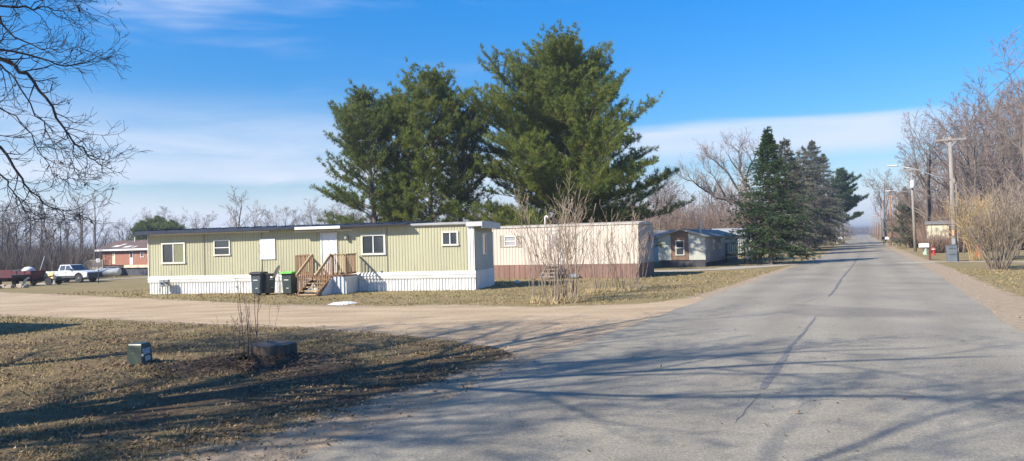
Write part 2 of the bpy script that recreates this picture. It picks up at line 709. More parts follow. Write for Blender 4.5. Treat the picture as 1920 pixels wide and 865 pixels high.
# gravel lane coming in from the left
M_gravel = mat('gravel', (0.455, 0.345, 0.225), (0.335, 0.245, 0.155), scale=0.8, rough=0.95, bump=0.6, bscale=30,
               c3=(0.56, 0.44, 0.32), s3=18, f3=0.56, spec=0.2, stretch=(0.5, 1.6, 1))
xs = list(np.arange(-30.0, 6.6, 0.45))
strip_sheet('gravel_lane',
            [Vector((x, float(np.interp(x, lox, loy)), 0)) for x in xs],
            [Vector((x, float(np.interp(x, upx, upy)), 0)) for x in xs], M_gravel, 0.004, jag=0.22, cross=8, seed=4)

# asphalt road
def asphalt():
    m = bpy.data.materials.new('old_asphalt')
    m.use_nodes = True
    nd, lk = m.node_tree.nodes, m.node_tree.links
    b = nd['Principled BSDF']
    b.inputs['Roughness'].default_value = 0.82
    b.inputs['Specular IOR Level'].default_value = 0.35
    tc = nd.new('ShaderNodeTexCoord')
    mp = nd.new('ShaderNodeMapping')
    # road coordinates: x across, y along (squeezed, so that wear runs along the road)
    def dot(v):
        n = nd.new('ShaderNodeVectorMath'); n.operation = 'DOT_PRODUCT'
        lk.new(tc.outputs['Object'], n.inputs[0]); n.inputs[1].default_value = v
        return n.outputs['Value']
    cb = nd.new('ShaderNodeCombineXYZ')
    lk.new(dot(tuple(NR)), cb.inputs[0]); lk.new(dot(tuple(U * .12)), cb.inputs[1])
    lk.new(cb.outputs[0], mp.inputs[0])
    def nz(s, d, r_=0.6, v=None):
        n = nd.new('ShaderNodeTexNoise')
        n.inputs['Scale'].default_value = s; n.inputs['Detail'].default_value = d; n.inputs['Roughness'].default_value = r_
        lk.new(v or tc.outputs['Object'], n.inputs['Vector'])
        return n.outputs[0]
    def ramp(v, st):
        r = nd.new('ShaderNodeValToRGB'); e = r.color_ramp.elements
        while len(e) < len(st): e.new(0.5)
        for i, (p, c) in enumerate(st): e[i].position = p; e[i].color = (*c, 1)
        lk.new(v, r.inputs[0]); return r.outputs[0]
    long = ramp(nz(0.9, 4, 0.55, mp.outputs[0]), [(0.35, (0.232, 0.208, 0.165)), (0.65, (0.292, 0.262, 0.208))])
    agg = ramp(nz(46, 5, 0.85), [(0.36, (0.07, 0.066, 0.06)), (0.5, (0.255, 0.23, 0.183)), (0.64, (0.62, 0.56, 0.45))])
    mx = nd.new('ShaderNodeMixRGB'); mx.inputs[0].default_value = 0.5
    lk.new(long, mx.inputs[1]); lk.new(agg, mx.inputs[2])
    blo = ramp(nz(0.35, 5, 0.6), [(0.35, (0.82, 0.82, 0.84)), (0.6, (1.06, 1.05, 1.02))])
    m2 = nd.new('ShaderNodeMixRGB'); m2.blend_type = 'MULTIPLY'; m2.inputs[0].default_value = 0.8
    lk.new(mx.outputs[0], m2.inputs[1]); lk.new(blo, m2.inputs[2])
    sp = nd.new('ShaderNodeSeparateXYZ'); lk.new(mp.outputs[0], sp.inputs[0])
    mm = lambda op, a, b_=None, c=None, cl=False: math_n(nd, lk, op, a, b_, c, cl)
    # wheel tracks polished lighter, oil-dark strip between them
    wear = mm('COSINE', mm('MULTIPLY', mm('ADD', sp.outputs[0], 0.9), 3.55))
    wear = mm('MULTIPLY_ADD', mm('MULTIPLY', wear, nz(0.5, 3)), 0.13, 1.0)
    cw = nd.new('ShaderNodeCombineXYZ')
    for i in range(3): lk.new(wear, cw.inputs[i])
    m3 = nd.new('ShaderNodeMixRGB'); m3.blend_type = 'MULTIPLY'; m3.inputs[0].default_value = 1
    lk.new(m2.outputs[0], m3.inputs[1]); lk.new(cw.outputs[0], m3.inputs[2])
    # hairline cracks, denser toward the edges
    vo = nd.new('ShaderNodeTexVoronoi'); vo.feature = 'DISTANCE_TO_EDGE'; vo.inputs['Scale'].default_value = 0.55
    wv = nd.new('ShaderNodeVectorMath'); wv.operation = 'ADD'
    nw = nd.new('ShaderNodeTexNoise'); nw.inputs['Scale'].default_value = 1.8; nw.inputs['Detail'].default_value = 6
    lk.new(tc.outputs['Object'], nw.inputs['Vector'])
    lk.new(tc.outputs['Object'], wv.inputs[0]); lk.new(nw.outputs['Color'], wv.inputs[1])
    lk.new(wv.outputs[0], vo.inputs['Vector'])
    wdt = mm('MULTIPLY', mm('MAXIMUM', mm('SUBTRACT', nz(0.33, 3), 0.44), 0.0), 0.075)
    ck = nd.new('ShaderNodeMapRange'); ck.inputs['To Min'].default_value = 1; ck.inputs['To Max'].default_value = 0
    lk.new(vo.outputs['Distance'], ck.inputs['Value']); ck.inputs['From Min'].default_value = 0.0
    lk.new(mm('ADD', wdt, 0.0006), ck.inputs['From Max'])
    # patches of newer darker mix and dusty pale areas
    pt = nd.new('ShaderNodeMapRange'); pt.inputs['From Min'].default_value = .60; pt.inputs['From Max'].default_value = .64
    lk.new(nz(0.16, 2, 0.4), pt.inputs['Value'])
    dk = nd.new('ShaderNodeMixRGB'); dk.blend_type = 'MULTIPLY'; dk.inputs[2].default_value = (.80, .80, .82, 1)
    lk.new(pt.outputs[0], dk.inputs[0]); lk.new(m3.outputs[0], dk.inputs[1])
    m4 = nd.new('ShaderNodeMixRGB'); m4.inputs[2].default_value = (.07, .066, .062, 1)
    lk.new(mm('MULTIPLY', ck.outputs[0], 0.5), m4.inputs[0]); lk.new(dk.outputs[0], m4.inputs[1])
    dust = nd.new('ShaderNodeMixRGB'); dust.inputs[2].default_value = (.36, .29, .215, 1)
    ed = mm('SUBTRACT', mm('ABSOLUTE', mm('ADD', sp.outputs[0], 1.0)), 3.85)
    dm = mm('MULTIPLY', mm('ADD', ed, mm('MULTIPLY', mm('SUBTRACT', nz(1.3, 6, .65), .5), 2.0)), 1.0, None, True)
    lk.new(mm('MULTIPLY', dm, .75), dust.inputs[0]); lk.new(m4.outputs[0], dust.inputs[1])
    lk.new(dust.outputs[0], b.inputs['Base Color'])
    bp = nd.new('ShaderNodeBump'); bp.inputs['Strength'].default_value = 0.55; bp.inputs['Distance'].default_value = 0.012
    lk.new(nz(90, 3, 0.7), bp.inputs['Height']); lk.new(bp.outputs[0], b.inputs['Normal'])
    return m


ts = list(np.arange(-40, 30, 0.5)) + list(np.arange(30, 120, 1.5)) + list(np.arange(120, 400, 20)) + [500, 700, 1000, 1600, 2600]
strip_sheet('road', [rd(t, float(np.interp(t, RT, RL))) for t in ts], [rd(t, float(np.interp(t, RRt, RRo))) for t in ts],
            asphalt(), 0.010, jag=0.05, cross=10, seed=9)

# tar seams along the middle of the road
M_tar = mat('road_tar', (0.12, 0.115, 0.108), (0.19, 0.18, 0.16), scale=9, rough=0.7)
seam_px = [[(1612, 478, .10), (1600, 497, .10), (1578, 523, .12), (1566, 543, .12), (1552, 560, .09)],
           [(1529, 596, .06), (1506, 626, .08), (1484, 649, .10), (1473, 667, .13), (1450, 700, .16), (1439, 716, .15), (1427, 735, .12)],
           [(1425, 739, .015), (1398, 770, .02), (1376, 800, .014)],
           [(1552, 562, .03), (1530, 560, .03), (1500, 572, .02)]]
for k, pl in enumerate(seam_px):
    P = [G(a, b) for a, b, w in pl]
    rng = random.Random(k)
    pts = []
    for i in range(len(P) - 1):
        for j in range(6):
            f = j / 6
            p = P[i].lerp(P[i + 1], f)
            w = pl[i][2] * (1 - f) + pl[i + 1][2] * f
            pts.append((p + NR * rng.uniform(-.015, .015), w * rng.uniform(.6, .95)))
    strip_sheet('tar_seam', [p - NR * (w / 2) for p, w in pts], [p + NR * (w / 2) for p, w in pts], M_tar, 0.014, cross=1)

# pale drives and foot tracks
M_drive = mat('packed_gravel', (0.40, 0.36, 0.30), (0.32, 0.28, 0.23), scale=2, rough=0.95, bump=0.4, bscale=25)
def drive(pts, w, dz=0.012):
    P = [G(*p) for p in pts]
    d = [(P[min(i + 1, len(P) - 1)] - P[max(i - 1, 0)]).normalized() for i in range(len(P))]
    strip_sheet('driveway', [p - Vector((-q.y, q.x, 0)) * (w / 2) for p, q in zip(P, d)],
                [p + Vector((-q.y, q.x, 0)) * (w / 2) for p, q in zip(P, d)], M_drive, dz, jag=0.08, cross=4, sub=8)
drive([(1190, 510.5), (1270, 508), (1350, 504.5), (1420, 500), (1480, 495)], 2.6)
drive([(1690, 494), (1760, 491.5), (1830, 491), (1920, 492), (2100, 494)], 1.6)
drive([(1690, 470), (1760, 471), (1850, 470), (1960, 470)], 1.2)
drive([(-60, 541), (0, 537), (80, 532), (180, 526), (290, 520)], 2.2, 0.03)

# last snow
mb = MB()
c = G(643, 570)
rng = random.Random(5)
ring = []
for k in range(18):
    a = 2 * math.pi * k / 18
    r_ = rng.uniform(.75, 1.1)
    ring.append((c.x + math.cos(a) * 0.52 * r_, c.y + math.sin(a) * 0.62 * r_))
mb.v = [(x, y, 0.004) for x, y in ring] + [(c.x + (x - c.x) * .6, c.y + (y - c.y) * .6, 0.05 + rng.uniform(0, .02)) for x, y in ring] + [(c.x, c.y, 0.07)]
for k in range(18):
    j = (k + 1) % 18
    mb.f += [(k, j, j + 18, k + 18), (k + 18, j + 18, 36)]
tag(obj('snow_patch', mb, mat('snow', (0.85, 0.87, 0.9), (0.7, 0.71, 0.72), scale=5, rough=0.6), smooth=True),
    'small patch of old white snow at the dirt lane before the wooden steps', 'snow')


# ------------------------------------------------------------------ leaves and grass lying on the yard (stuff)
def not_paved(X, Y, lane_m=0.1, rm=0.15):
    t, o = road_co(X, Y)
    L = np.interp(t, RT, RL); Rr = np.interp(t, RRt, RRo)
    return (lane_d(X, Y) < -lane_m) & ((o < L - rm) | (o > Rr + rm))


def scatter(n, seed, rmin, rmax, pw=1.0, a0=-37.5, a1=37.5):
    g = np.random.default_rng(seed)
    u = g.random(n)
    r = rmin * (rmax / rmin) ** (u ** pw)
    a = np.radians(g.uniform(a0, a1, n))
    return r * np.sin(a), r * np.cos(a), g


def build_leaves():
    X, Y, g = scatter(60000, 3, 5.5, 40)
    k = not_paved(X, Y, -0.15, -0.12)
    t, o = road_co(X, Y)
    dens = 0.25 + 0.75 * (1 - np_s(np.hypot(X + 5.5, Y - 12), 5, 12))
    nzv = np.array([mnoise.noise(Vector((x * .55, y * .55, 0))) for x, y in zip(X, Y)])
    nz2 = np.array([mnoise.noise(Vector((x * 1.7, y * 1.7, 7))) for x, y in zip(X, Y)])
    dens = dens * (0.12 + 1.9 * np.clip(nzv + .1, 0, 1) + 1.1 * np.clip(nz2, 0, 1)) * (1 - 0.75 * dirt_at(X, Y))
    dens = np.where(o > 0, dens * .25, dens)
    k &= g.random(len(X)) < dens
    # some blown onto the road
    Xr, Yr, g2 = scatter(70, 8, 6, 18, a0=-8, a1=36)
    X = np.concatenate([X[k], Xr]); Y = np.concatenate([Y[k], Yr])
    n = len(X)
    P = np.stack([X, Y, g.uniform(0.012, 0.035, n)], -1)
    s = g.uniform(0.009, 0.026, n) * (1 + .03 * np.hypot(X, Y))
    a = g.uniform(0, 2 * np.pi, n)
    e1 = np.stack([np.cos(a), np.sin(a), g.normal(0, .45, n)], -1) * s[:, None]
    e2 = np.stack([-np.sin(a), np.cos(a), g.normal(0, .45, n)], -1) * (s * g.uniform(.35, .8, n))[:, None]
    V = np.stack([P - e1, P - e1 * .1 - e2, P + e1, P + e1 * .2 + e2 + [0, 0, .01]], 1).reshape(-1, 3)
    V[:, 2] = np.maximum(V[:, 2], 0.011)
    me = arr_mesh('fallen_leaves', V, np.arange(4 * n).reshape(-1, 4))
    m = mat('dry_leaf', (0.26, 0.17, 0.095), (0.10, 0.062, 0.035), scale=9, rough=0.8, c3=(0.46, 0.35, 0.23), s3=31, f3=0.55, lo=.42, hi=.58)
    tag(link_mesh('fallen_leaves', me, m), 'dry brown leaves scattered over the lawn', 'leaves', kind='stuff')


def build_grass():
    X, Y, g = scatter(230000, 5, 5.5, 46)
    t_, o_ = road_co(X, Y)
    k = (lane_d(X, Y) < g.normal(-.05, .22, len(X))) & ((o_ < np.interp(t_, RT, RL) - .05) | (o_ > np.interp(t_, RRt, RRo) + .05)) & (g.random(len(X)) > dirt_at(X, Y) * 1.12)
    nzv = np.array([mnoise.noise(Vector((x * .8, y * .8, 3))) for x, y in zip(X, Y)])
    nz3 = np.array([mnoise.noise(Vector((x * 2.6, y * 2.6, 9))) for x, y in zip(X, Y)])
    k &= g.random(len(X)) < 0.5 + 1.3 * nzv + .9 * nz3
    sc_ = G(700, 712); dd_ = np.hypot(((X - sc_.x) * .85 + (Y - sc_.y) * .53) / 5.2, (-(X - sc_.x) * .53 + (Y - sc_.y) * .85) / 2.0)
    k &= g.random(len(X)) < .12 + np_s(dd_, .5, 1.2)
    X, Y = X[k], Y[k]
    n = len(X)
    r = np.hypot(X, Y)
    h = g.uniform(0.012, 0.036, n) * (1 + 0.04 * r)
    w = 0.003 + 0.0005 * r
    a = g.uniform(0, np.pi, n)
    sx, sy = np.cos(a) * w, np.sin(a) * w
    ln = g.normal(0, .7, (n, 2)) * h[:, None]
    z0 = np.zeros(n)
    V = np.stack([np.stack([X - sx, Y - sy, z0], -1), np.stack([X + sx, Y + sy, z0], -1),
                  np.stack([X + ln[:, 0], Y + ln[:, 1], h], -1)], 1).reshape(-1, 3)
    me = arr_mesh('grass', V, np.arange(3 * n).reshape(-1, 3))
    m = mat('dry_grass', (0.32, 0.23, 0.115), (0.17, 0.14, 0.055), scale=0.7, rough=0.8, c3=(0.44, 0.34, 0.19), s3=24, f3=0.56)
    tag(link_mesh('grass', me, m), 'short winter-dry grass of the lawn', 'grass', kind='stuff')


def build_stones():
    X, Y, g = scatter(26000, 15, 6, 42)
    t, o = road_co(X, Y)
    d = dirt_at(X, Y)
    nzv = np.array([mnoise.noise(Vector((x * .7, y * .7, 21))) for x, y in zip(X, Y)])
    L = np.interp(t, RT, RL); Rr = np.interp(t, RRt, RRo)
    k = (d > .35) & ((o < L + .15) | (o > Rr - .25)) & (g.random(len(X)) < .35 + nzv)
    X, Y = X[k], Y[k]; n = len(X)
    s = (g.uniform(.004, .016, n) ** 1.0) * (1 + .03 * np.hypot(X, Y))
    ring = np.array([[1, 0, -.3], [.3, .9, -.3], [-.8, .5, -.3], [-.7, -.7, -.3], [.4, -.9, -.3], [0, 0, .75]])
    V = ring[None] * s[:, None, None] * g.uniform(.6, 1.3, (n, 6, 1)) + np.stack([X, Y, np.full(n, .012)], -1)[:, None]
    Fq = np.array([[0, 1, 5], [1, 2, 5], [2, 3, 5], [3, 4, 5], [4, 0, 5]])
    Fc = (Fq[None] + (np.arange(n) * 6)[:, None, None]).reshape(-1, 3)
    me = arr_mesh('loose_stones', V.reshape(-1, 3), Fc)
    tag(link_mesh('loose_stones', me, mat('stone_grit', (.46, .38, .29), (.24, .19, .15), scale=14, rough=.9, c3=(.56, .52, .46), s3=40, f3=.58)),
        'loose stones and grit on the dirt lane and shoulders', 'stones', kind='stuff')


build_leaves()
build_grass()
build_stones()

# ================================================================== BUILDINGS
M_sage = mat('sage_siding', (0.45, 0.432, 0.285), (0.39, 0.376, 0.248), scale=0.5, rough=0.55, stretch=(1, 1, .25), c3=(0.36, 0.325, 0.235), s3=2.6, f3=0.57)
M_white = mat('white_paint', (0.78, 0.77, 0.74), (0.68, 0.67, 0.63), scale=1.3, rough=0.5, c3=(0.55, 0.54, 0.5), s3=5, f3=0.66)
M_skirt = mat('white_skirting', (0.76, 0.76, 0.74), (0.62, 0.62, 0.60), scale=1.0, rough=0.5, stretch=(1, 1, .5), c3=(0.42, 0.38, 0.31), s3=2.6, f3=0.60)
M_trim = mat('cream_trim', (0.70, 0.69, 0.60), (0.6, 0.59, 0.5), scale=2, rough=0.5)
M_glass = mat('window_glass', (0.035, 0.045, 0.055), (0.05, 0.06, 0.07), scale=2, rough=0.06, spec=0.9)
M_curtain = mat('curtain', (0.22, 0.225, 0.13), (0.15, 0.155, 0.09), scale=8, rough=0.5, stretch=(4, 1, .3))
M_blind = mat('blind', (0.42, 0.40, 0.40), (0.3, 0.29, 0.3), scale=4, rough=0.4, stretch=(1, 1, 8))
M_navy = mat('navy_metal_roof', (0.016, 0.022, 0.040), (0.026, 0.035, 0.06), scale=1.2, rough=0.45, spec=0.4)
M_greyroof = mat('weathered_roof', (0.42, 0.42, 0.42), (0.30, 0.30, 0.31), scale=1.0, rough=0.6)
M_wood = mat('brown_treated_wood', (0.33, 0.20, 0.115), (0.23, 0.13, 0.075), scale=5, rough=0.75, stretch=(3, 3, .4))
M_wood2 = mat('tan_treated_wood', (0.52, 0.38, 0.22), (0.40, 0.28, 0.15), scale=5, rough=0.75)
M_grey = mat('grey_metal', (0.30, 0.31, 0.32), (0.22, 0.23, 0.24), scale=5, rough=0.5)
M_dark = mat('dark_steel', (0.03, 0.03, 0.033), (0.05, 0.05, 0.05), scale=5, rough=0.6)  # one near-black tone for dark metal and plastic parts
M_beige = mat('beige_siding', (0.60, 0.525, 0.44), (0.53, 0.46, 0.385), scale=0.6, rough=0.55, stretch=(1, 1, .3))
M_brown = mat('brown_skirting', (0.225, 0.13, 0.10), (0.16, 0.09, 0.07), scale=1.5, rough=0.7, stretch=(1, 1, .3), c3=(0.30, 0.17, 0.13), s3=3, f3=.58)
M_concrete = mat('concrete', (0.45, 0.43, 0.39), (0.35, 0.33, 0.3), scale=3, rough=0.9, bump=.3)
M_conduit = mat('galvanised', (0.42, 0.43, 0.44), (0.33, 0.34, 0.35), scale=6, rough=0.4, metal=.4)


def ribbed(x0, x1, z0, z1, y, pitch=0.15, depth=0.022, holes=(), duty=0.55, axis='x', sgn=-1):
    """corrugated vertical-rib siding facing -y (axis x) or +x (axis y); holes: (x0,x1,z0,z1)"""
    mb = MB()
    cuts = sorted({x0, x1, *[h[0] for h in holes], *[h[1] for h in holes]})
    def prof(a, b):
        pts = []
        n = max(1, round((b - a) / pitch))
        p = (b - a) / n
        for i in range(n):
            s = a + i * p
            pts += [(s, 0), (s + p * duty, 0), (s + p * (duty + .08), depth), (s + p * .92, depth)]
        pts.append((b, 0))
        return pts
    for a, b in zip(cuts[:-1], cuts[1:]):
        if b - a < 1e-4: continue
        spans = [(z0, z1)]
        for h in holes:
            if h[0] < (a + b) / 2 < h[1]:
                ns = []
                for s in spans:
                    if h[3] <= s[0] or h[2] >= s[1]: ns.append(s); continue
                    if h[2] > s[0]: ns.append((s[0], h[2]))
                    if h[3] < s[1]: ns.append((h[3], s[1]))
                spans = ns
        pr = prof(a, b)
        for lo, hi in spans:
            vs = []
            for (s, d) in pr:
                q = y + sgn * (depth - d) * 1.0
                for z in (lo, hi):
                    vs.append((s, q, z) if axis == 'x' else (q, s, z))
            fs = [(2 * i, 2 * i + 2, 2 * i + 3, 2 * i + 1) for i in range(len(pr) - 1)]
            mb.add(vs, fs)
    return mb


def window(parent, x0, x1, z0, z1, y=0.0, fw=0.07, style='slider', glass=None, fm=None, name='window', proud=0.06):
    """frame as the part, panes and mullion under it"""
    fm = fm or M_trim
    mb = MB().frame(x0, x1, z0, z1, y, proud, fw, 0.015)
    w = obj(name, mb, fm, parent)
    m2 = MB()
    if style == 'slider':
        xm = (x0 + x1) / 2
        m2.box(xm - .022, xm + .022, y - proud + .012, y - .006, z0 + fw, z1 - fw)
    elif style == 'sash':
        zm = (z0 + z1) / 2
        m2.box(x0 + fw, x1 - fw, y - proud + .012, y - .006, zm - .02, zm + .02)
    if m2.v: obj('mullion', m2, M_white, w)
    g = MB().box(x0 + fw, x1 - fw, y - .02, y + .02, z0 + fw, z1 - fw)
    obj('pane', g, glass or M_glass, w)
    return w


# ---------------------------------------------------------------- sage green mobile home
F1 = Frame(G(280, 552), G(892, 544))
LEN1, W1 = F1.len, 3.6
SK, WT = 0.86, 2.93
t1 = thing('mobile_home', 'long sage green ribbed mobile home with white skirting and navy roof on its left part', 'mobile home', F1.o, F1.rot)
wins = {}
def rect1(a, b, c, d, y=-0.02):
    xa, za = F1.w(a, c, y); xb, zb = F1.w(b, d, y)
    xa2, za2 = F1.w(a, d, y); xb2, zb2 = F1.w(b, c, y)
    return (xa + xa2) / 2, (xb + xb2) / 2, (zb + za2) / 2, (za + zb2) / 2
w1 = rect1(303, 347.5, 455, 495); w2 = rect1(401, 432, 450, 479.5)
w3 = rect1(677, 723, 439, 478.5); w4 = rect1(828, 859.5, 433.5, 461)
pn = rect1(487.8, 516.5, 447.5, 486.6); dr = rect1(601.5, 633, 433.5, 517)
DZ0 = SK + 0.01
dr = (dr[0], dr[1], DZ0, WT - .16)
xs_w = rect1(878, 890, 440, 500)[0]
holes = [w1, w2, w3, w4, dr]
obj('siding', ribbed(0.03, xs_w, SK + .001, WT, 0, 0.14, 0.013, holes), M_sage, t1)
obj('siding', ribbed(xs_w + .003, LEN1, SK + .001, WT, -.004, 0.15, 0.03), M_white, t1)['label'] = 'white ribbed corner siding'
for xx in (3.05, 6.1, 9.9, 12.4):
    obj('panel_seam', MB().box(xx, xx + .035, -.026, -.019, SK + .01, WT - .02), mat('seam_dark', (.22, .21, .15), (.16, .15, .11), scale=3), t1)
core = MB().box(0.02, LEN1 - .02, 0.03, W1, 0.0, WT - .02)
obj('wall', core, mat('sage_flat', (0.27, 0.28, 0.19), (0.24, 0.25, 0.17), scale=2, rough=.6), t1)
obj('corner_trim', MB().box(-.02, .03, -.045, .0, SK, WT).box(-.02, .02, 0.0, W1, SK, WT), M_trim, t1)
# right end wall: inset, white lower band, grey-green siding
obj('end_siding', ribbed(0.0, W1, SK + .001, WT - .3, LEN1, 0.2, 0.02, axis='y', sgn=1), mat('grey_sage_siding', (0.42, 0.45, 0.40), (0.37, 0.4, 0.36), scale=1, rough=.6), t1)
ey, ez = F1.e(905, 480, LEN1); 
wf = MB()
wy = F1.e(906, 450, LEN1)[0]
wf.box(LEN1 + .02, LEN1 + .06, wy - .35, wy - .28, 1.55, 2.55).box(LEN1 + .02, LEN1 + .06, wy + .28, wy + .35, 1.55, 2.55)
wf.box(LEN1 + .02, LEN1 + .06, wy - .28, wy + .28, 1.55, 1.62).box(LEN1 + .02, LEN1 + .06, wy - .28, wy + .28, 2.48, 2.55)
wo = obj('window', wf, M_white, t1)
obj('pane', MB().box(LEN1 + .005, LEN1 + .035, wy - .28, wy + .28, 1.62, 2.48), M_glass, wo)
# skirting: smooth upper band over ribbed lower panels
sb = MB()
sb.prism([(0, 0.0), (-.05, 0.02), (-.075, .10), (-.05, .13), (-.085, .2), (-.06, .24), (-.04, .33), (0, .34)], -.02, LEN1 + .04, axis='x')
sb2 = MB()
sb2.v = [(x, y, z + SK - .33) for x, y, z in sb.v]; sb2.f = sb.f
obj('skirting_band', sb2, M_white, t1)
obj('skirting', ribbed(0.06, LEN1 + .02, -.45, SK - .33, 0, 0.15, 0.03), M_skirt, t1)
obj('end_skirting', ribbed(0.04, W1, -.4, SK, LEN1 + .025, 0.15, 0.02, axis='y', sgn=1), M_skirt, t1)
# roof: long pale cap, and the navy metal roof over the left part, overhanging
rx = rect1(755, 760, 415, 420)[0]
cap = MB().prism([(-.10, WT), (W1 + .05, WT), (W1 + .05, WT + .10), (W1 / 2, WT + .19), (-.10, WT + .12)], 0.4, LEN1 + .36, axis='x')
obj('roof', cap, M_greyroof, t1)
band = MB().box(LEN1 - .35, LEN1 + .40, -.13, -.10, WT - .08, WT + .11)
band.box(LEN1 + .365, LEN1 + .40, -.10, W1 + .05, WT - .16, WT + .12)
obj('fascia', band, mat('dull_white_metal', (.56, .56, .55), (.46, .46, .45), scale=2, rough=.6), t1)
obj('fascia', MB().box(rx - .6, LEN1 - .36, -.125, -.102, WT + .03, WT + .11), M_greyroof, t1)
nv = MB()
y0, y1 = -.46, W1 + .15
nv.add([(-.42, y0, WT - .03), (rx + .3, y0, WT + .09), (rx + .9, y1, WT + .18), (-.42, y1, WT + .06),
        (-.42, y0, WT + .16), (rx + .3, y0, WT + .14), (rx + .9, y1, WT + .22), (-.42, y1, WT + .24),
        (-.42, W1 / 2, WT + .27), (rx + .6, W1 / 2, WT + .29), (-.42, W1 / 2, WT + .10), (rx + .6, W1 / 2, WT + .22)],
       [(0, 1, 5, 4), (4, 5, 9, 8), (8, 9, 6, 7), (7, 6, 2, 3), (0, 4, 8, 10), (10, 8, 7, 3), (1, 11, 9, 5), (11, 2, 6, 9), (0, 10, 11, 1), (10, 3, 2, 11)])
nr = obj('metal_roof', nv, M_navy, t1)
sm = MB()
for k in range(18):
    xx = -.3 + k * (rx + .3) / 17.5
    sm.beam((xx, y0 - .003, WT + .17 - .001 * k), (xx + .02, W1 / 2, WT + .285), .03, .03)
obj('seam', sm, M_navy, nr)
ga, gb = rect1(555, 640, 424, 431, y=-.38)[:2]
obj('gutter', MB().box(ga, gb, -.54, -.465, WT - .01, WT + .12), M_white, t1, bevel=.01)
# pale board under the eaves, hanging loose near the door
obj('eave_board', MB().box(rect1(552, 560, 430, 435)[0], rect1(655, 662, 430, 435)[1], -.07, -.045, WT - .12, WT - .04), M_trim, t1)
obj('eave_board', MB().box(.1, rect1(505, 506, 430, 435)[1], -.07, -.045, WT - .06, WT - .0), M_white, t1)
window(t1, *w1, style='slider', fw=.08)
xm = (w1[0] + w1[1]) / 2
obj('curtain', MB().box(xm + .03, w1[1] - .09, -.026, -.021, w1[2] + .09, w1[3] - .09), M_curtain, t1)
window(t1, *w2, style='sash', fw=.06)
window(t1, *w3, style='slider', fw=.09)
window(t1, *w4, style='slider', fw=.075)
obj('white_panel', MB().box(pn[0], pn[1], -.055, -.032, pn[2], pn[3]), mat('painted_board', (0.70, 0.72, 0.70), (0.66, 0.69, 0.67), scale=1, rough=.5), t1)
# door with frame, panels and knob
df = MB()
df.box(dr[0], dr[0] + .07, -.06, 0, dr[2], dr[3]).box(dr[1] - .07, dr[1], -.06, 0, dr[2], dr[3]).box(dr[0] + .07, dr[1] - .07, -.06, 0, dr[3] - .07, dr[3])
dfo = obj('door_frame', df, M_trim, t1)
dm = MB().box(dr[0] + .07, dr[1] - .07, -.03, .02, dr[2], dr[3] - .07)
dwid = dr[1] - dr[0] - .14
for i in range(2):
    for j in range(4):
        ax = dr[0] + .07 + dwid * (.12 + .42 * i); az_ = dr[2] + .12 + j * .44
        dm.box(ax, ax + dwid * .34, -.04, -.0305, az_, az_ + .34)
door = obj('door', dm, mat('white_door', (0.72, 0.73, 0.75), (0.66, 0.67, 0.70), scale=2, rough=.45), t1)
obj('handle', MB().lathe([(.03, 0), (.03, .03)], 8, (dr[1] - .14, -.075, dr[2] + .92)), M_grey, door)
lx, lz = F1.w(649.5, 446, -.1)
lm = obj('wall_lamp', MB().box(lx - .05, lx + .05, -.055, -.032, lz - .06, lz + .1), M_grey, t1)
obj('lamp_shade', MB().lathe([(.03, .08), (.085, .04), (.09, -.04), (.05, -.1)], 10, (lx, -.13, lz)), mat('frosted_lamp', (.35, .34, .32), rough=.3), lm)
# small vent, meters
vx, vz = F1.w(714, 507, -.05)
obj('vent', MB().lathe([(.06, 0), (.06, .02), (.02, .03)], 10, (vx, -.06, vz - .05)), M_grey, t1)
vx, vz = F1.w(444, 538, -.05)
obj('vent', MB().box(vx - .05, vx + .05, -.06, -.0, vz - .05, vz + .05), M_grey, t1)
for (a, c_, hh) in ((304.5, 531, .26), (313.5, 530, .20)):
    mx_, mz_ = F1.w(a, c_, -.35)
    me_ = thing('utility_meter', 'wider grey meter box on a post, the left one before the white skirting' if a < 306 else 'narrower grey meter on a pipe, the right one before the white skirting',
                'meter', F1.o + F1.ex * mx_ + F1.ey * -.35 + Vector((0, 0, gz(-18, 36))), F1.rot)
    obj('pipe', MB().tube([(0, 0, 0), (0, 0, mz_ + .1)], .03, 8), M_conduit, me_)
    obj('box', MB().box(-hh / 2, hh / 2, -.08, .08, mz_ - .17, mz_ + .14), M_grey, me_, bevel=.015)
    obj('dial', MB().lathe([(.06, 0), (.055, .05)], 12, (0, -.1, mz_ - .02)), M_dark, me_)

# ---------------------------------------------------------------- wooden steps and landing before the door
fz = gz(F1.o.x + 8, F1.o.y)
st = thing('porch_steps', 'brown wooden porch with railings, white side panel and steps up to the white door', 'porch', F1.o, F1.rot)
PD = -1.30                                     # front of the landing
def px1(px, y=PD): return F1.w(px, 510, y)[0]
La, Lb, Lc, Ld = px1(554), px1(587.5), px1(621), px1(649.5)
LZ = SK - .04
obj('deck_boards', MB().box(La, Ld, PD, -.10, LZ - .045, LZ), M_wood, st)
obj('deck_frame', MB().box(La + .002, Ld - .002, PD + .03, PD + .07, LZ - .2, LZ - .047).box(La, La + .04, PD + .075, -.11, LZ - .2, LZ - .047).box(Ld - .04, Ld, PD + .075, -.11, LZ - .2, LZ - .047), M_wood, st)
RH = .93
for x in (La + .04, Lb - .04, Lc + .04, Ld - .04):
    obj('post', MB().box(x - .042, x + .042, PD - .02, PD + .064, -.1 if x in (La + .04, Ld - .04) else LZ + .002, LZ + RH), M_wood, st)
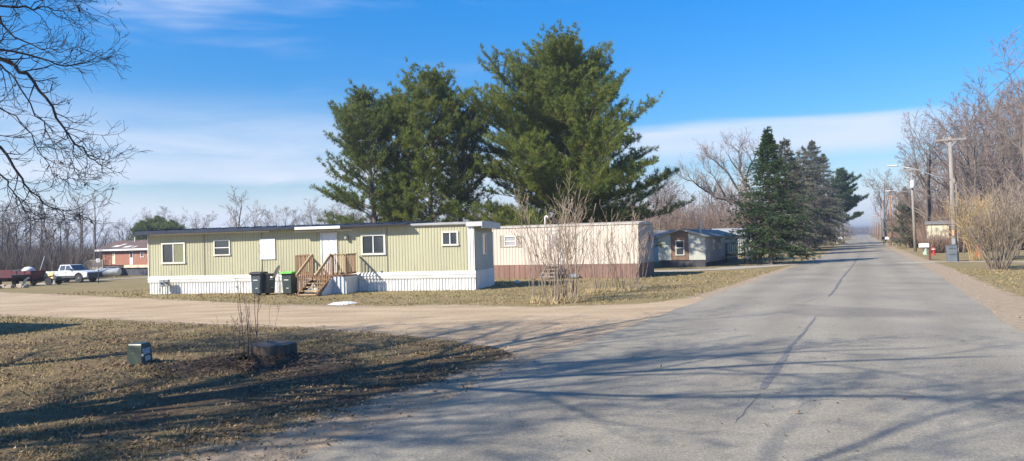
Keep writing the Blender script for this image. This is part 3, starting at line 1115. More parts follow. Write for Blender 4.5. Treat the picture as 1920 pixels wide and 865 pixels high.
def rail_run(a, b, both_ends=True, step=.115):
    """top rail, bottom rail and balusters between floor points a and b"""
    a, b = Vector(a), Vector(b)
    d = b - a
    r = obj('railing', MB().beam(a + Vector((0, 0, RH)), b + Vector((0, 0, RH)), .10, .04), M_wood, st)
    obj('bottom_rail', MB().beam(a + Vector((0, 0, .08)), b + Vector((0, 0, .08)), .04, .08), M_wood, r)
    n = max(2, int(d.length / step))
    bl = MB()
    for i in range(n + 1):
        p = a + d * ((i + .5) / (n + 1))
        q = p
        bl.box(q.x - .019, q.x + .019, q.y - .019, q.y + .019, q.z + .03, q.z + RH - .021)
    obj('balusters', bl, M_wood if random.Random(int(a.x * 100)).random() < .6 else M_wood2, r)
    return r
rail_run((La + .09, PD - .03, LZ), (Lb - .09, PD - .03, LZ), step=.13)
rail_run((Lc + .09, PD - .03, LZ), (Ld - .09, PD - .03, LZ), step=.10)
rail_run((Ld - .04, PD + .12, LZ), (Ld - .04, -.15, LZ), step=.15)
rail_run((La + .04, PD + .12, LZ), (La + .04, -.15, LZ), step=.15)
# five steps out toward the lane
NS, RUN = 5, 1.45
SX0, SX1 = Lb - .02, Lc + .02
for k in range(NS):
    z = LZ * (1 - (k + 1) / (NS + 0.6)) + 0.0
    y = PD - .05 - RUN * (k) / NS
    obj('step', MB().box(SX0 + .045, SX1 - .045, y - RUN / NS - .02, y - .01, z - .04, z), M_wood2, st)
for x in (SX0, SX1):
    mb = MB().beam((x, PD - .03, LZ - .18), (x, PD - .05 - RUN, -.02), .045, .24)
    obj('stringer', mb, M_wood, st)
    rl = MB().beam((x, PD - .03, LZ + RH + .02), (x, PD - .1 - RUN, .18 + RH - .22), .05, .13)
    ro = obj('stair_rail', rl, M_wood2, st)
    bl = MB()
    for i in range(8):
        f = (i + .6) / 8.3
        y = PD - .05 - RUN * f
        zt = (LZ + RH) * (1 - f) + (RH - .04) * f - .05
        bl.box(x - .019, x + .019, y - .019, y + .019, LZ * (1 - f) - .1, zt)
    obj('balusters', bl, M_wood, ro)
# white panel on the right, lattice on the left
obj('side_panel', MB().box(Lc + .06, Ld + .0, PD - .075, PD - .055, -.12, LZ - .06).prism([(PD - .075, -.1), (PD - .075, LZ - .07), (PD - .05 - RUN * .75, .12), (PD - .05 - RUN * .75, -.1)], SX1 + .05, SX1 + .07, axis='x').box(Ld + .002, Ld + .02, PD - .07, -.1, -.12, LZ - .06),
    mat('white_sheet', (.66, .67, .68), (.55, .56, .57), scale=2, rough=.6, c3=(.45, .44, .42), s3=6, f3=.6), st)
lat = MB()
n = 9
x0l, x1l, z0l, z1l = La, Lb - .06, -.05, LZ - .1
def clipseg(x, z, dx, dz, L):
    return (x, z), (x + dx * L, z + dz * L)
wl_, hl_ = x1l - x0l, z1l - z0l
k = -hl_
while k < wl_:
    for sg in (0, 1):
        a0 = max(0, k); a1 = min(wl_, k + hl_)
        if a1 - a0 > .03:
            za, zb = a0 - k, a1 - k
            if sg: za, zb = hl_ - za, hl_ - zb
            yy = PD - .05 - (.012 if sg else 0)
            lat.beam((x0l + a0, yy, z0l + za), (x0l + a1, yy, z0l + zb), .008, .03, up=(0, 1, 0)) if False else lat.add(
                [(x0l + a0, yy, z0l + za - .016), (x0l + a1, yy, z0l + zb - .016), (x0l + a1, yy, z0l + zb + .016), (x0l + a0, yy, z0l + za + .016),
                 (x0l + a0, yy + .008, z0l + za - .016), (x0l + a1, yy + .008, z0l + zb - .016), (x0l + a1, yy + .008, z0l + zb + .016), (x0l + a0, yy + .008, z0l + za + .016)],
                [(0, 1, 2, 3), (7, 6, 5, 4), (0, 4, 5, 1), (1, 5, 6, 2), (2, 6, 7, 3), (3, 7, 4, 0)])
    k += .085
obj('lattice', lat, M_white, st)

# ---------------------------------------------------------------- wheelie bins, dish
def bin_(px, py, lid_m, body_m, label, rot=0.0, lid_open=False):
    p = G(px, py)
    t = thing('wheeled_bin', label, 'rubbish bin', p, F1.rot + rot, 'wheeled bins against the green mobile home')
    bd = MB()
    pr = [(-.25, -.29), (.25, -.29), (.25, .29), (-.25, .29)]
    vs = [(x * .84, y * .80, .08) for x, y in pr] + [(x, y, .93) for x, y in pr]
    bd.add(vs, [(3, 2, 1, 0), (4, 5, 6, 7), (0, 1, 5, 4), (1, 2, 6, 5), (2, 3, 7, 6), (3, 0, 4, 7)])
    obj('body', bd, body_m, t, bevel=.03)
    obj('rim', MB().box(-.28, .28, -.32, .32, .925, .965), body_m, t, bevel=.01)
    if not lid_open:
        lid = MB().prism([(-.37, .968), (.33, .968), (.33, 1.0), (.2, 1.06), (-.25, 1.05), (-.37, 1.0)], -.29, .29, axis='x')
        obj('lid', lid, lid_m, t, bevel=.012)
    else:
        lid = MB().box(-.29, .29, .31, .36, .30, .95)
        obj('lid', lid, lid_m, t, bevel=.012)
    for sx in (-1, 1):
        obj('wheel', MB().tube([(sx * .2, .27, .11), (sx * .26, .27, .11)], .11, 14), M_dark, t)
    obj('handle', MB().tube([(-.2, .38, .94), (.2, .38, .94)], .016, 6).tube([(-.2, .30, .94), (-.2, .38, .94)], .016, 6).tube([(.2, .30, .94), (.2, .38, .94)], .016, 6), body_m, t)
    st_ = MB().box(-.12, .10, -.284, -.276, .68, .71)
    obj('sticker', st_, M_white, t)
    obj('sticker', MB().box(-.02, .09, -.262, -.254, .32, .345), M_white, t)
    return t
M_binb = mat('bin_blue_grey', (0.055, 0.075, 0.09), (0.075, 0.095, 0.11), scale=3, rough=.45)
M_bing = mat('bin_dark_green', (0.035, 0.055, 0.05), (0.05, 0.07, 0.065), scale=3, rough=.45)
M_lime = mat('lime_lid', (0.17, 0.62, 0.08), (0.14, 0.55, 0.07), scale=3, rough=.45)
bin_(486, 554, M_dark, M_binb, 'dark blue-grey wheeled bin with closed black lid, leftmost against the white skirting')
bin_(502, 553, M_dark, mat('bin_worn_grey', (0.12, 0.13, 0.125), (0.08, 0.09, 0.09), scale=2, rough=.55), 'worn grey wheeled bin with its lid hanging open, between dark bin and satellite dish', rot=R(70), lid_open=True)
bin_(543.5, 554, M_lime, M_bing, 'dark wheeled bin with bright lime green lid beside the wooden porch')

p = G(524, 554)
t = thing('satellite_dish', 'small grey satellite dish on a thin pole beside the lime-lidded bin', 'satellite dish', p, F1.rot)
obj('mast', MB().tube([(0, 0, 0), (0, 0, .95), (-.02, .02, 1.02)], .022, 8), M_conduit, t)
dd = MB()
prof = [(.0, 0), (.12, .006), (.22, .024), (.30, .05), (.305, .05), (.22, .034), (.12, .016), (0, .01)]
dd.lathe(prof, 20)
dm_ = Matrix.Rotation(R(-66), 4, 'Y')
dm2 = Matrix.Rotation(R(12), 4, 'Z') @ dm_
dd.v = [tuple((dm2 @ Vector((x, y * 1.1, z))) + Vector((-.06, 0, 1.05))) for x, y, z in dd.v]
obj('reflector', dd, mat('dish_grey', (.42, .40, .42), (.36, .35, .37), scale=3, rough=.4), t, smooth=True)
obj('arm', MB().tube([(-.04, 0, .85), (-.42, .1, .80)], .013, 6).box(-.47, -.40, .07, .13, .77, .85), M_white, t)
tag(obj('litter_scrap', MB().box(0, .42, 0, .22, .005, .09).box(.1, .3, .05, .2, .09, .15), mat('pink_foam', (.62, .42, .38), (.55, .3, .28), rough=.8, scale=9), loc=G(872, 543.5), bevel=.02),
    'crumpled pink scrap on the grass at the white corner of the green mobile home', 'litter')

# ---------------------------------------------------------------- beige mobile home
pr_ = Vector((6.75, 39.6, 0))
pl_ = pr_ + Vector((-.916, .40, 0)).normalized() * 11.5
F2 = Frame(pl_, pr_)
LEN2, W2 = F2.len, 3.4
t2 = thing('mobile_home', 'beige mobile home with brown skirting behind the bare thicket, steps at its door', 'mobile home', F2.o, F2.rot)
S2, T2 = .78, 2.90
def rect2(a, b, c, d, y=-.02, fr=F2):
    xa, za = fr.w(a, c, y); xb, zb = fr.w(b, d, y)
    xa2, za2 = fr.w(a, d, y); xb2, zb2 = fr.w(b, c, y)
    return (xa + xa2) / 2, (xb + xb2) / 2, (zb + za2) / 2, (za + zb2) / 2
b1 = rect2(946, 968, 443, 462.5); d2 = rect2(1030, 1051, 441, 499)
d2 = (d2[0], d2[1], S2 + .01, 2.72)
obj('siding', ribbed(0, LEN2, S2, T2, 0, .2, .018, [b1, d2]), M_beige, t2)
obj('wall', MB().box(.02, LEN2 - .02, .02, W2 - .02, -.1, T2 - .01), M_beige, t2)
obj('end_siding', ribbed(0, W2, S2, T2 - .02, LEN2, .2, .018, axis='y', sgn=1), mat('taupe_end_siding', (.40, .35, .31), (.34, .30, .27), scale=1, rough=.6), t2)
obj('skirting', ribbed(.03, LEN2, -.35, S2 - .003, -.01, .33, .02, duty=.8), M_brown, t2)
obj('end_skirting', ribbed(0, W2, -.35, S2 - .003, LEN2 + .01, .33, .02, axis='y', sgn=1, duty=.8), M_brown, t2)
obj('roof', MB().prism([(-.06, T2), (W2 + .06, T2), (W2 + .06, T2 + .07), (W2 / 2, T2 + .18), (-.06, T2 + .07)], -.05, LEN2 + .06, axis='x'), mat('beige_roof', (.52, .47, .40), (.42, .38, .34), scale=2, rough=.6), t2)
window(t2, *b1, style='sash', fw=.05, glass=M_blind)
for a, b in ((937, 945.5), (968.8, 977)):
    r = rect2(a, b, 441.5, 464)
    sh = MB().frame(r[0], r[1], r[2], r[3], -.018, .025, .03)
    k = r[2] + .05
    while k < r[3] - .05:
        sh.box(r[0] + .03, r[1] - .03, -.035, -.019, k, k + .022); k += .05
    obj('shutter', sh, mat('tan_shutter', (.50, .42, .33), (.44, .37, .29), rough=.6), t2)
dfr = MB().box(d2[0], d2[0] + .06, -.05, 0, d2[2], d2[3]).box(d2[1] - .06, d2[1], -.05, 0, d2[2], d2[3]).box(d2[0] + .06, d2[1] - .06, -.05, 0, d2[3] - .06, d2[3])
obj('door_frame', dfr, mat('grey_trim', (.42, .42, .40), rough=.5), t2)
dd2 = obj('door', MB().box(d2[0] + .06, d2[1] - .06, -.02, .03, d2[2], d2[3] - .06), M_beige, t2)
obj('pane', MB().box(d2[0] + .18, d2[1] - .18, -.028, -.0205, d2[2] + 1.05, d2[3] - .25), M_blind, dd2)
vx = rect2(1022, 1027, 404, 420, y=.4)[0]
tp = T2 + .1
obj('vent_pipe', MB().tube([(vx, .4, tp), (vx, .4, tp + .42), (vx + .03, .4, tp + .5), (vx + .09, .4, tp + .53), (vx + .15, .4, tp + .5), (vx + .17, .4, tp + .4)], .045, 10), M_white, t2, smooth=True)
lx, lz = F2.w(1004, 478, -.1)
obj('wall_lamp', MB().lathe([(.03, .08), (.08, .0), (.03, -.08)], 8, (lx, -.1, lz)), M_grey, t2)
wy = W2 * .68
wo = obj('window', MB().box(LEN2 + .015, LEN2 + .05, wy - .22, wy + .22, 1.95, 2.45), M_dark, t2)
s2 = thing('steps', 'grey open wooden steps at the door of the beige mobile home', 'steps', F2.o, F2.rot)
xa, xb = d2[0] - .15, d2[1] + .1
for k in range(4):
    z = .17 + k * .19; y = -1.25 + k * .28
    obj('step', MB().box(xa, xb, y, y + .3, z - .04, z), mat('grey_wood', (.36, .32, .28), (.28, .25, .22), scale=4), s2)
for x in (xa + .03, xb - .03):
    obj('stringer', MB().beam((x, -1.2, .02), (x, -.1, .72), .05, .16), MATS['grey_wood'], s2)
    obj('post', MB().box(x - .03, x + .03, -.3, -.24, -.1, .74), MATS['grey_wood'], s2)
tag(obj('tarp_bundle', MB().lathe([(.30, 0), (.42, .08), (.30, .2), (.08, .26)], 9), mat('blue_tarp', (.16, .2, .26), (.3, .31, .33), scale=6), loc=G(1078, 522), smooth=True), 'crumpled blue-grey tarp on the grass by the brown skirting', 'tarp')
tag(obj('flower_pot', MB().lathe([(.12, 0), (.18, .22), (.2, .24), (.2, .28), (.1, .28)], 12), mat('terracotta', (.5, .25, .16), rough=.8), loc=G(1100, 521)), 'small terracotta pot on the grass right of the blue tarp', 'pot')
tag(obj('ball', MB().lathe([(.01, 0), (.07, .02), (.11, .08), (.11, .14), (.07, .2), (.01, .22)], 12), mat('pale_ball', (.7, .72, .66), rough=.5), loc=G(970, 533), smooth=True), 'pale ball lying on the grass before the brown skirting', 'ball')

# ---------------------------------------------------------------- grey gabled mobile home
c0 = Vector((13.55, 52.0, 0)); c1 = c0 - Vector((U.y, -U.x, 0)) * 3.35
F3 = Frame(c1, c0)
W3_, L3 = F3.len, 15.0
t3 = thing('mobile_home', 'low grey mobile home with brown middle panel under its gable, beyond the beige one', 'mobile home', F3.o, F3.rot)
E3, S3, A3 = 2.12, .50, 2.62
M_g3 = mat('pale_grey_siding', (.42, .43, .38), (.36, .37, .33), scale=1.5, rough=.6)
M_g3b = mat('grey_side_siding', (.38, .36, .34), (.33, .31, .29), scale=1.5, rough=.6)
gx0, gx1 = rect2(1258, 1291, 450, 480, fr=F3)[:2]
zt = lambda x: E3 + (A3 - E3) * (1 - abs(x - W3_ / 2) / (W3_ / 2))
obj('wall', MB().prism([(0, S3), (gx0, S3), (gx0, zt(gx0)), (0, E3)], 0, .05), M_g3, t3)
obj('wall', MB().prism([(gx1, S3), (W3_, S3), (W3_, E3), (gx1, zt(gx1))], 0, .05), M_g3, t3)
o_ = obj('brown_panel', MB().prism([(gx0, S3), (gx1, S3), (gx1, zt(gx1)), (W3_ / 2, A3), (gx0, zt(gx0))], -.03, .05), mat('brown_board', (.20, .125, .085), (.15, .09, .065), scale=2, stretch=(3, 1, .4)), t3)
obj('side_wall', ribbed(.02, L3, S3, E3, W3_, .3, .015, axis='y', sgn=1), M_g3b, t3)
obj('core', MB().prism([(0.05, S3 - .2), (W3_ - .02, S3 - .2), (W3_ - .02, E3 - .01), (W3_ / 2, A3 - .03), (.05, E3 - .01)], .06, L3), M_g3b, t3)
obj('skirting', MB().box(.05, W3_ - .03, .03, L3, -.1, S3 - .001), mat('black_skirting', (.03, .03, .04), (.05, .05, .06), scale=3), t3)
rf = MB()
hw = W3_ / 2 + .18
sl = (A3 - E3) / (W3_ / 2)
rf.prism([(W3_ / 2 - hw, A3 - sl * hw + .01), (W3_ / 2, A3 + .01), (W3_ / 2 + hw, A3 - sl * hw + .01), (W3_ / 2 + hw, A3 - sl * hw + .09), (W3_ / 2, A3 + .09), (W3_ / 2 - hw, A3 - sl * hw + .09)], -.22, L3 + .1)
obj('roof', rf, mat('grey_shingles', (.38, .35, .30), (.29, .265, .23), scale=3, rough=.95, spec=.1), t3)
w_ = rect2(1267, 1283, 451, 479, y=-.05, fr=F3)
window(t3, *w_, y=-.03, style='sash', fw=.05)
for a in (1337.5, 1349):
    yy = F3.e(a, 457, W3_)[0]
    wo = obj('window', MB().box(W3_ + .016, W3_ + .05, yy - .28, yy + .28, 1.15, 1.95), M_white, t3)
    obj('pane', MB().box(W3_ + .04, W3_ + .056, yy - .2, yy + .2, 1.22, 1.88), M_glass, wo)
ch = rect2(1313, 1316, 413, 430, y=2.5, fr=F3)[0]
obj('flue', MB().tube([(ch, 2.5, 2.2), (ch, 2.5, 3.35)], .06, 8), M_white, t3)
yy = F3.e(1361, 480, W3_ + .1)[0]
dk = thing('deck', 'small dark deck with railing at the far side of the grey mobile home', 'deck', F3.o, F3.rot)
yb = yy + 2.0
obj('deck_floor', MB().box(W3_ + .06, W3_ + 1.6, yy, yb, .58, .66), M_dark, dk)
for (x, y) in ((W3_ + .12, yy + .05), (W3_ + 1.55, yy + .05), (W3_ + 1.55, yb - .05)):
    obj('post', MB().box(x - .05, x + .05, y - .05, y + .05, 0, 1.6), M_dark, dk)
rr = MB().box(W3_ + .12, W3_ + 1.55, yy + .02, yy + .08, 1.5, 1.56).box(W3_ + 1.52, W3_ + 1.58, yy + .1, yb, 1.5, 1.56)
for k in range(9):
    x = W3_ + .2 + k * .16
    rr.box(x, x + .04, yy + .03, yy + .07, .66, 1.5)
obj('railing', rr, M_dark, dk)

# ---------------------------------------------------------------- houses further back
def small_house(a, b, depth, eave, ridge, wm, rm, label, wins=(), over=.3, cat='house', name='house', base=0.0):
    """gable roof, ridge parallel to the front wall a-b"""
    f = Frame(a, b)
    z = gz((a.x + b.x) / 2, (a.y + b.y) / 2)
    t = thing(name, label, cat, f.o + Vector((0, 0, z)), f.rot)
    L = f.len
    obj('wall', MB().prism([(0, base), (depth, base), (depth, eave), (depth / 2, ridge), (0, eave)], 0, L, axis='x'), wm, t)
    s = (ridge - eave) / (depth / 2)
    r = MB().prism([(-over, eave - s * over + .02), (depth / 2, ridge + .02), (depth + over, eave - s * over + .02), (depth + over, eave - s * over + .14), (depth / 2, ridge + .14), (-over, eave - s * over + .14)], -over, L + over, axis='x')
    obj('roof', r, rm, t)
    for (x0, x1, z0, z1, st_) in wins:
        if st_ == 'door':
            obj('door', MB().box(x0, x1, -.04, -.003, z0, z1), M_white, t)
        else:
            window(t, x0, x1, z0, z1, style=st_, fw=.08, fm=M_white)
    return t, f
small_house(at(1205, 66), at(1275, 66), 6, 2.15, 2.7, M_white, mat('dark_shingles', (.16, .15, .15), (.2, .19, .19), scale=3), 'white walled house mostly hidden between the beige and the grey mobile homes')
small_house(at(1352, 84), at(1420, 84), 5, 2.15, 2.9, mat('pale_blue_wall', (.58, .58, .56), rough=.6), mat('blue_roof', (.36, .37, .40), (.30, .31, .34), scale=2, rough=.9, spec=.1), 'pale house with grey-blue roof behind the big fir tree', wins=[(1, 2, .9, 1.7, 'slider')])
small_house(at(1462, 150), at(1502, 150), 7, 2.4, 4.0, mat('orange_tan_wall', (.5, .3, .2), (.42, .25, .17), rough=.7), mat('light_roof', (.45, .45, .46), rough=.6), 'distant tan house glimpsed under the spruces')
small_house(at(1560, 240), at(1584, 240), 8, 3, 4.6, M_white, MATS['dark_shingles'], 'far white house past the spruces on the left of the road', cat='house')

# red house on the left
zr = gz(-55, 98)
ra, rb = at(191, 97), at(330, 90)
fr = Frame(ra, rb)
rt = thing('house', 'low red-brown sided house with patchy brown roof at the far left', 'house', fr.o + Vector((0, 0, zr)), fr.rot)
LR = fr.len
def lx_(px, py=490): return fr.w(px, py, 0)[0]
M_red = mat('red_siding', (.34, .15, .10), (.27, .115, .075), scale=1.5, rough=.7, stretch=(3, 1, .4))
obj('wall', MB().box(0, LR, 0, 5.0, 1.35, 3.30), M_red, rt)
obj('floor_band', MB().box(lx_(233), LR, -.06, -.003, 1.0, 1.35), mat('cream_band', (.68, .58, .42), rough=.6), rt)
obj('crawl_gap_fill', MB().box(.3, LR, .15, 5, -.3, 1.34), mat('crawl_gap_shade', (.05, .05, .07), (.07, .07, .09), rough=.8), rt)  # box coloured near-black for the shade in the open crawl gap
rfm = MB().prism([(-.5, 3.22), (2.5, 4.35), (5.5, 3.22), (5.5, 3.42), (2.5, 4.55), (-.5, 3.42)], -.7, LR + .5, axis='x')
rro = obj('roof', rfm, mat('patchy_roof', (.115, .07, .055), (.085, .08, .078), scale=.35, rough=.85, lo=.46, hi=.54, c3=(.17, .15, .12), s3=1.5, f3=.6), rt)
obj('fascia', MB().box(-.72, LR + .5, -.56, -.503, 3.2, 3.42), M_white, rt)
for k, (x, y, w) in enumerate(((1.6, .5, 1.3), (4.2, .2, 1.3), (6.2, .1, .5), (2.6, 1.0, .6))):
    zz = 3.42 + (y + .5) * (1.13 / 3) + .012
    obj('roof_patch', MB().add([(x, y - .28, zz - .1), (x + w, y - .2, zz - .07), (x + w + .3, y + .25, zz + .11), (x + .4, y + .2, zz + .09)], [(0, 1, 2, 3)]), M_white, rro)
obj('roof_vent', MB().tube([(lx_(228), 1.9, 4.2), (lx_(228), 1.9, 4.95)], .07, 8), M_white, rt)
d0, d1 = lx_(244), lx_(250)
obj('door', MB().box(d0, d1, -.05, -.003, 1.36, 3.1), M_white, rt)
obj('door_glass', MB().box(d0 + .08, d1 - .08, -.06, -.051, 2.3, 3.0), M_glass, rt)
a0, a1 = lx_(264), lx_(271)
window(rt, a0, a1, 2.3, 2.95, style='slider', fw=.07, fm=M_white)
obj('door', MB().box(lx_(211), lx_(216.5), -.03, -.003, 1.5, 2.95), mat('cream_door', (.75, .66, .5), rough=.6), rt)
dk = thing('deck', 'grey weathered deck with slatted railing before the red house', 'deck', fr.o + Vector((0, 0, zr)), fr.rot)
M_dg = mat('grey_deck', (.40, .35, .31), (.30, .26, .23), scale=4)
da, db = lx_(205), lx_(231)
obj('deck_floor', MB().box(da, db, -2.6, -.1, 1.1, 1.2), M_dg, dk)
obj('deck_skirt', MB().box(da, db, -2.62, -2.57, -.2, 1.08), M_concrete, dk)
rr = MB().box(da, db, -2.62, -2.54, 2.05, 2.12)
k = da
while k < db:
    rr.box(k, k + .06, -2.6, -2.55, 1.2, 2.05); k += .2
obj('railing', rr, M_dg, dk)
rp = MB()
dl = lx_(180)
rp.beam((dl, -2.6, .9), (da - .1, -2.6, 2.05), .06, .08)
rp.beam((dl, -2.6, .1), (da - .1, -2.6, 1.15), .06, .12)
k = dl
while k < da:
    f = (k - dl) / (da - dl)
    rp.box(k, k + .05, -2.6, -2.55, .1 + f * 1.05, .85 + f * 1.15); k += .22
obj('ramp_rail', rp, M_dg, dk)
obj('post', MB().box(db - .1, db, -2.7, -2.63, -.2, 2.1), M_dg, dk)

# propane tank
p = G(203, 520)
tk = thing('propane_tank', 'long white cylindrical propane tank on the grass before the red house', 'propane tank', p, R(8))
pts = [(-1.5, 0, .62), (-1.47, 0, .62), (-1.35, 0, .62), (-1.15, 0, .62), (1.15, 0, .62), (1.35, 0, .62), (1.47, 0, .62), (1.5, 0, .62)]
obj('tank', MB().tube(pts, [.1, .28, .42, .48, .48, .42, .28, .1], 20), mat('tank_white', (.72, .71, .66), (.62, .61, .56), scale=2, rough=.4), tk, smooth=True)
for x in (-.8, .8):
    obj('foot', MB().box(x - .08, x + .08, -.3, .3, -.05, .22), M_concrete, tk)
obj('dome', MB().lathe([(.16, 1.08), (.16, 1.2), (.1, 1.26)], 12), M_grey, tk)

# neighbour's mobile home just outside the frame on the left; only its shade reaches the lawn
na = Vector((-16.6, 19.6, 0))
na2 = na - Vector((.335, .942, 0)) * 3.6
small_house(na2 + Vector((-9, 3.2, 0)), na2, 3.6, 2.9, 3.2, M_beige, M_greyroof, 'mobile home beyond the left edge of the photo whose shadow falls on the lawn', cat='mobile home', name='mobile_home')

# weathered shed in the right-hand wood
small_house(at(1738, 73), at(1780, 72), 3, 2.75, 2.95, mat('flaking_boards', (.55, .50, .36), (.22, .20, .15), scale=3.0, rough=.8, lo=.45, hi=.55, stretch=(1, 1, .6)), MATS['dark_shingles'], 'weathered cream shed with flaking boards among the trees right of the road', cat='shed', name='shed', over=.15)

# ================================================================== VEHICLES AND YARD THINGS ON THE LEFT
M_truckw = mat('truck_white', (.62, .64, .66), (.56, .57, .58), scale=1.5, rough=.3, c3=(.36, .33, .28), s3=2.2, f3=.58)
M_tyre = mat('tyre_rubber', (.02, .02, .022), (.03, .03, .03), rough=.8)
M_rim = mat('steel_rim', (.13, .135, .14), (.08, .08, .085), rough=.4, metal=.5)


def build_truck():
    """x forward, y to its left"""
    pc = G(137, 530)
    heading = math.atan2(-.26, .96)
    t = thing('pickup_truck', 'dirty white pickup truck with black bumper and dark tyres parked before the bare wood', 'pickup truck', pc, heading)
    hw = .95
    L = 2.75
    # lower body with wheel arches, as one side profile extruded
    def arch(cx, r, z0=.52, n=7):
        return [(cx + r * math.cos(math.pi - math.pi * i / n), z0 + r * math.sin(math.pi - math.pi * i / n)) for i in range(n + 1)]
    low = [(-L, .62), (-L, 1.20)]
    prof_cab = [(-L, .60)] + arch(-1.72, .47) + arch(1.68, .47) + [(L - .05, .60), (L, .95), (L - .06, 1.10), (1.0, 1.24), (-.98, 1.24), (-.98, 1.22), (-L, 1.22)]
    obj('body', MB().prism(prof_cab, -hw, hw), M_truckw, t, bevel=.02)
    # bed opening
    obj('bed_liner', MB().box(-L + .08, -1.05, -hw + .1, hw - .1, 1.221, 1.236), M_dark, t)
    cab = MB()
    b = [(-.95, 1.245), (1.02, 1.245)]
    r = [(-.85, 1.86), (.38, 1.86)]
    vs = []
    for (x, z), w in ((b[0], hw - .02), (b[1], hw - .02), (r[1], hw - .2), (r[0], hw - .2)):
        vs += [(x, -w, z), (x, w, z)]
    cab.add(vs, [(0, 2, 4, 6), (1, 7, 5, 3), (0, 1, 3, 2), (2, 3, 5, 4), (4, 5, 7, 6), (6, 7, 1, 0)])
    cb = obj('cab', cab, M_truckw, t, bevel=.03)
    def side(p, s):
        x, z = p
        f = (z - 1.245) / .615
        w = (hw - .02) * (1 - f) + (hw - .2) * f
        return (x, s * (w + .006), z)
    for s in (-1, 1):
        for q in (((-.78, 1.30), (-.10, 1.30), (-.10, 1.78), (-.70, 1.78)), ((-.02, 1.30), (.82, 1.30), (.38, 1.78), (-.02, 1.78))):
            g = MB().add([side(p, s) for p in q], [(0, 1, 2, 3)])
            obj('side_window', g, M_glass, t)
    def fr_(f, y):
        return (1.02 + (.38 - 1.02) * f + .012, y, 1.245 + .615 * f + .006)
    obj('windscreen', MB().add([fr_(.08, -.80), fr_(.08, .80), fr_(.9, .68), fr_(.9, -.68)], [(0, 1, 2, 3)]), M_glass, t)
    obj('rear_window', MB().add([(-.957, -.6, 1.33), (-.957, .6, 1.33), (-.885, .58, 1.76), (-.885, -.58, 1.76)], [(0, 1, 2, 3)]), M_glass, t)
    obj('grille', MB().box(L - .02, L + .05, -.93, .93, .62, 1.0), M_dark, t, bevel=.02)
    obj('bumper', MB().box(L - .1, L + .16, -hw, hw, .48, .74), M_dark, t, bevel=.03)
    obj('rear_bumper', MB().box(-L - .14, -L + .02, -hw + .05, hw - .05, .52, .68), M_dark, t, bevel=.02)
    for s in (-1, 1):
        obj('headlight', MB().box(L - .06, L + .03, s * .64 if s > 0 else -.92, .92 if s > 0 else -.64, .90, 1.06), mat('headlight_glass', (.5, .52, .55), rough=.1), t)
        obj('mirror', MB().box(.72, .84, s * 1.0 - .1, s * 1.0 + .1, 1.28, 1.46), M_dark, t)
        obj('rocker_panel', MB().box(-1.2, 1.18, s * hw - .03 + .02 * s, s * hw + .03 + .0 * s, .52, .74), M_dark, t)
        obj('fender_flare', MB().tube([(1.68 + .5 * math.cos(a), s * (hw + .0), .52 + .5 * math.sin(a)) for a in np.linspace(0, math.pi, 9)], .05, 6), M_dark, t)
        obj('fender_flare', MB().tube([(-1.72 + .5 * math.cos(a), s * (hw + .0), .52 + .5 * math.sin(a)) for a in np.linspace(0, math.pi, 9)], .05, 6), M_dark, t)
        for x in (-1.72, 1.68):
            w = obj('wheel', MB().tube([(x, s * .68, .42), (x, s * .70, .42), (x, s * .94, .42), (x, s * .96, .42)], [.38, .42, .42, .38], 20), M_tyre, t)
            obj('rim', MB().lathe([(.19, 0), (.16, .02), (.06, .04)], 12), M_rim, w)
            w.children[0].rotation_euler = (R(-90 * s), 0, 0)
            w.children[0].location = (x, s * .955, .42)
    obj('door_handle', MB().box(-.0, .14, -hw - .03, -hw - .002, 1.06, 1.1), M_dark, t)
build_truck()

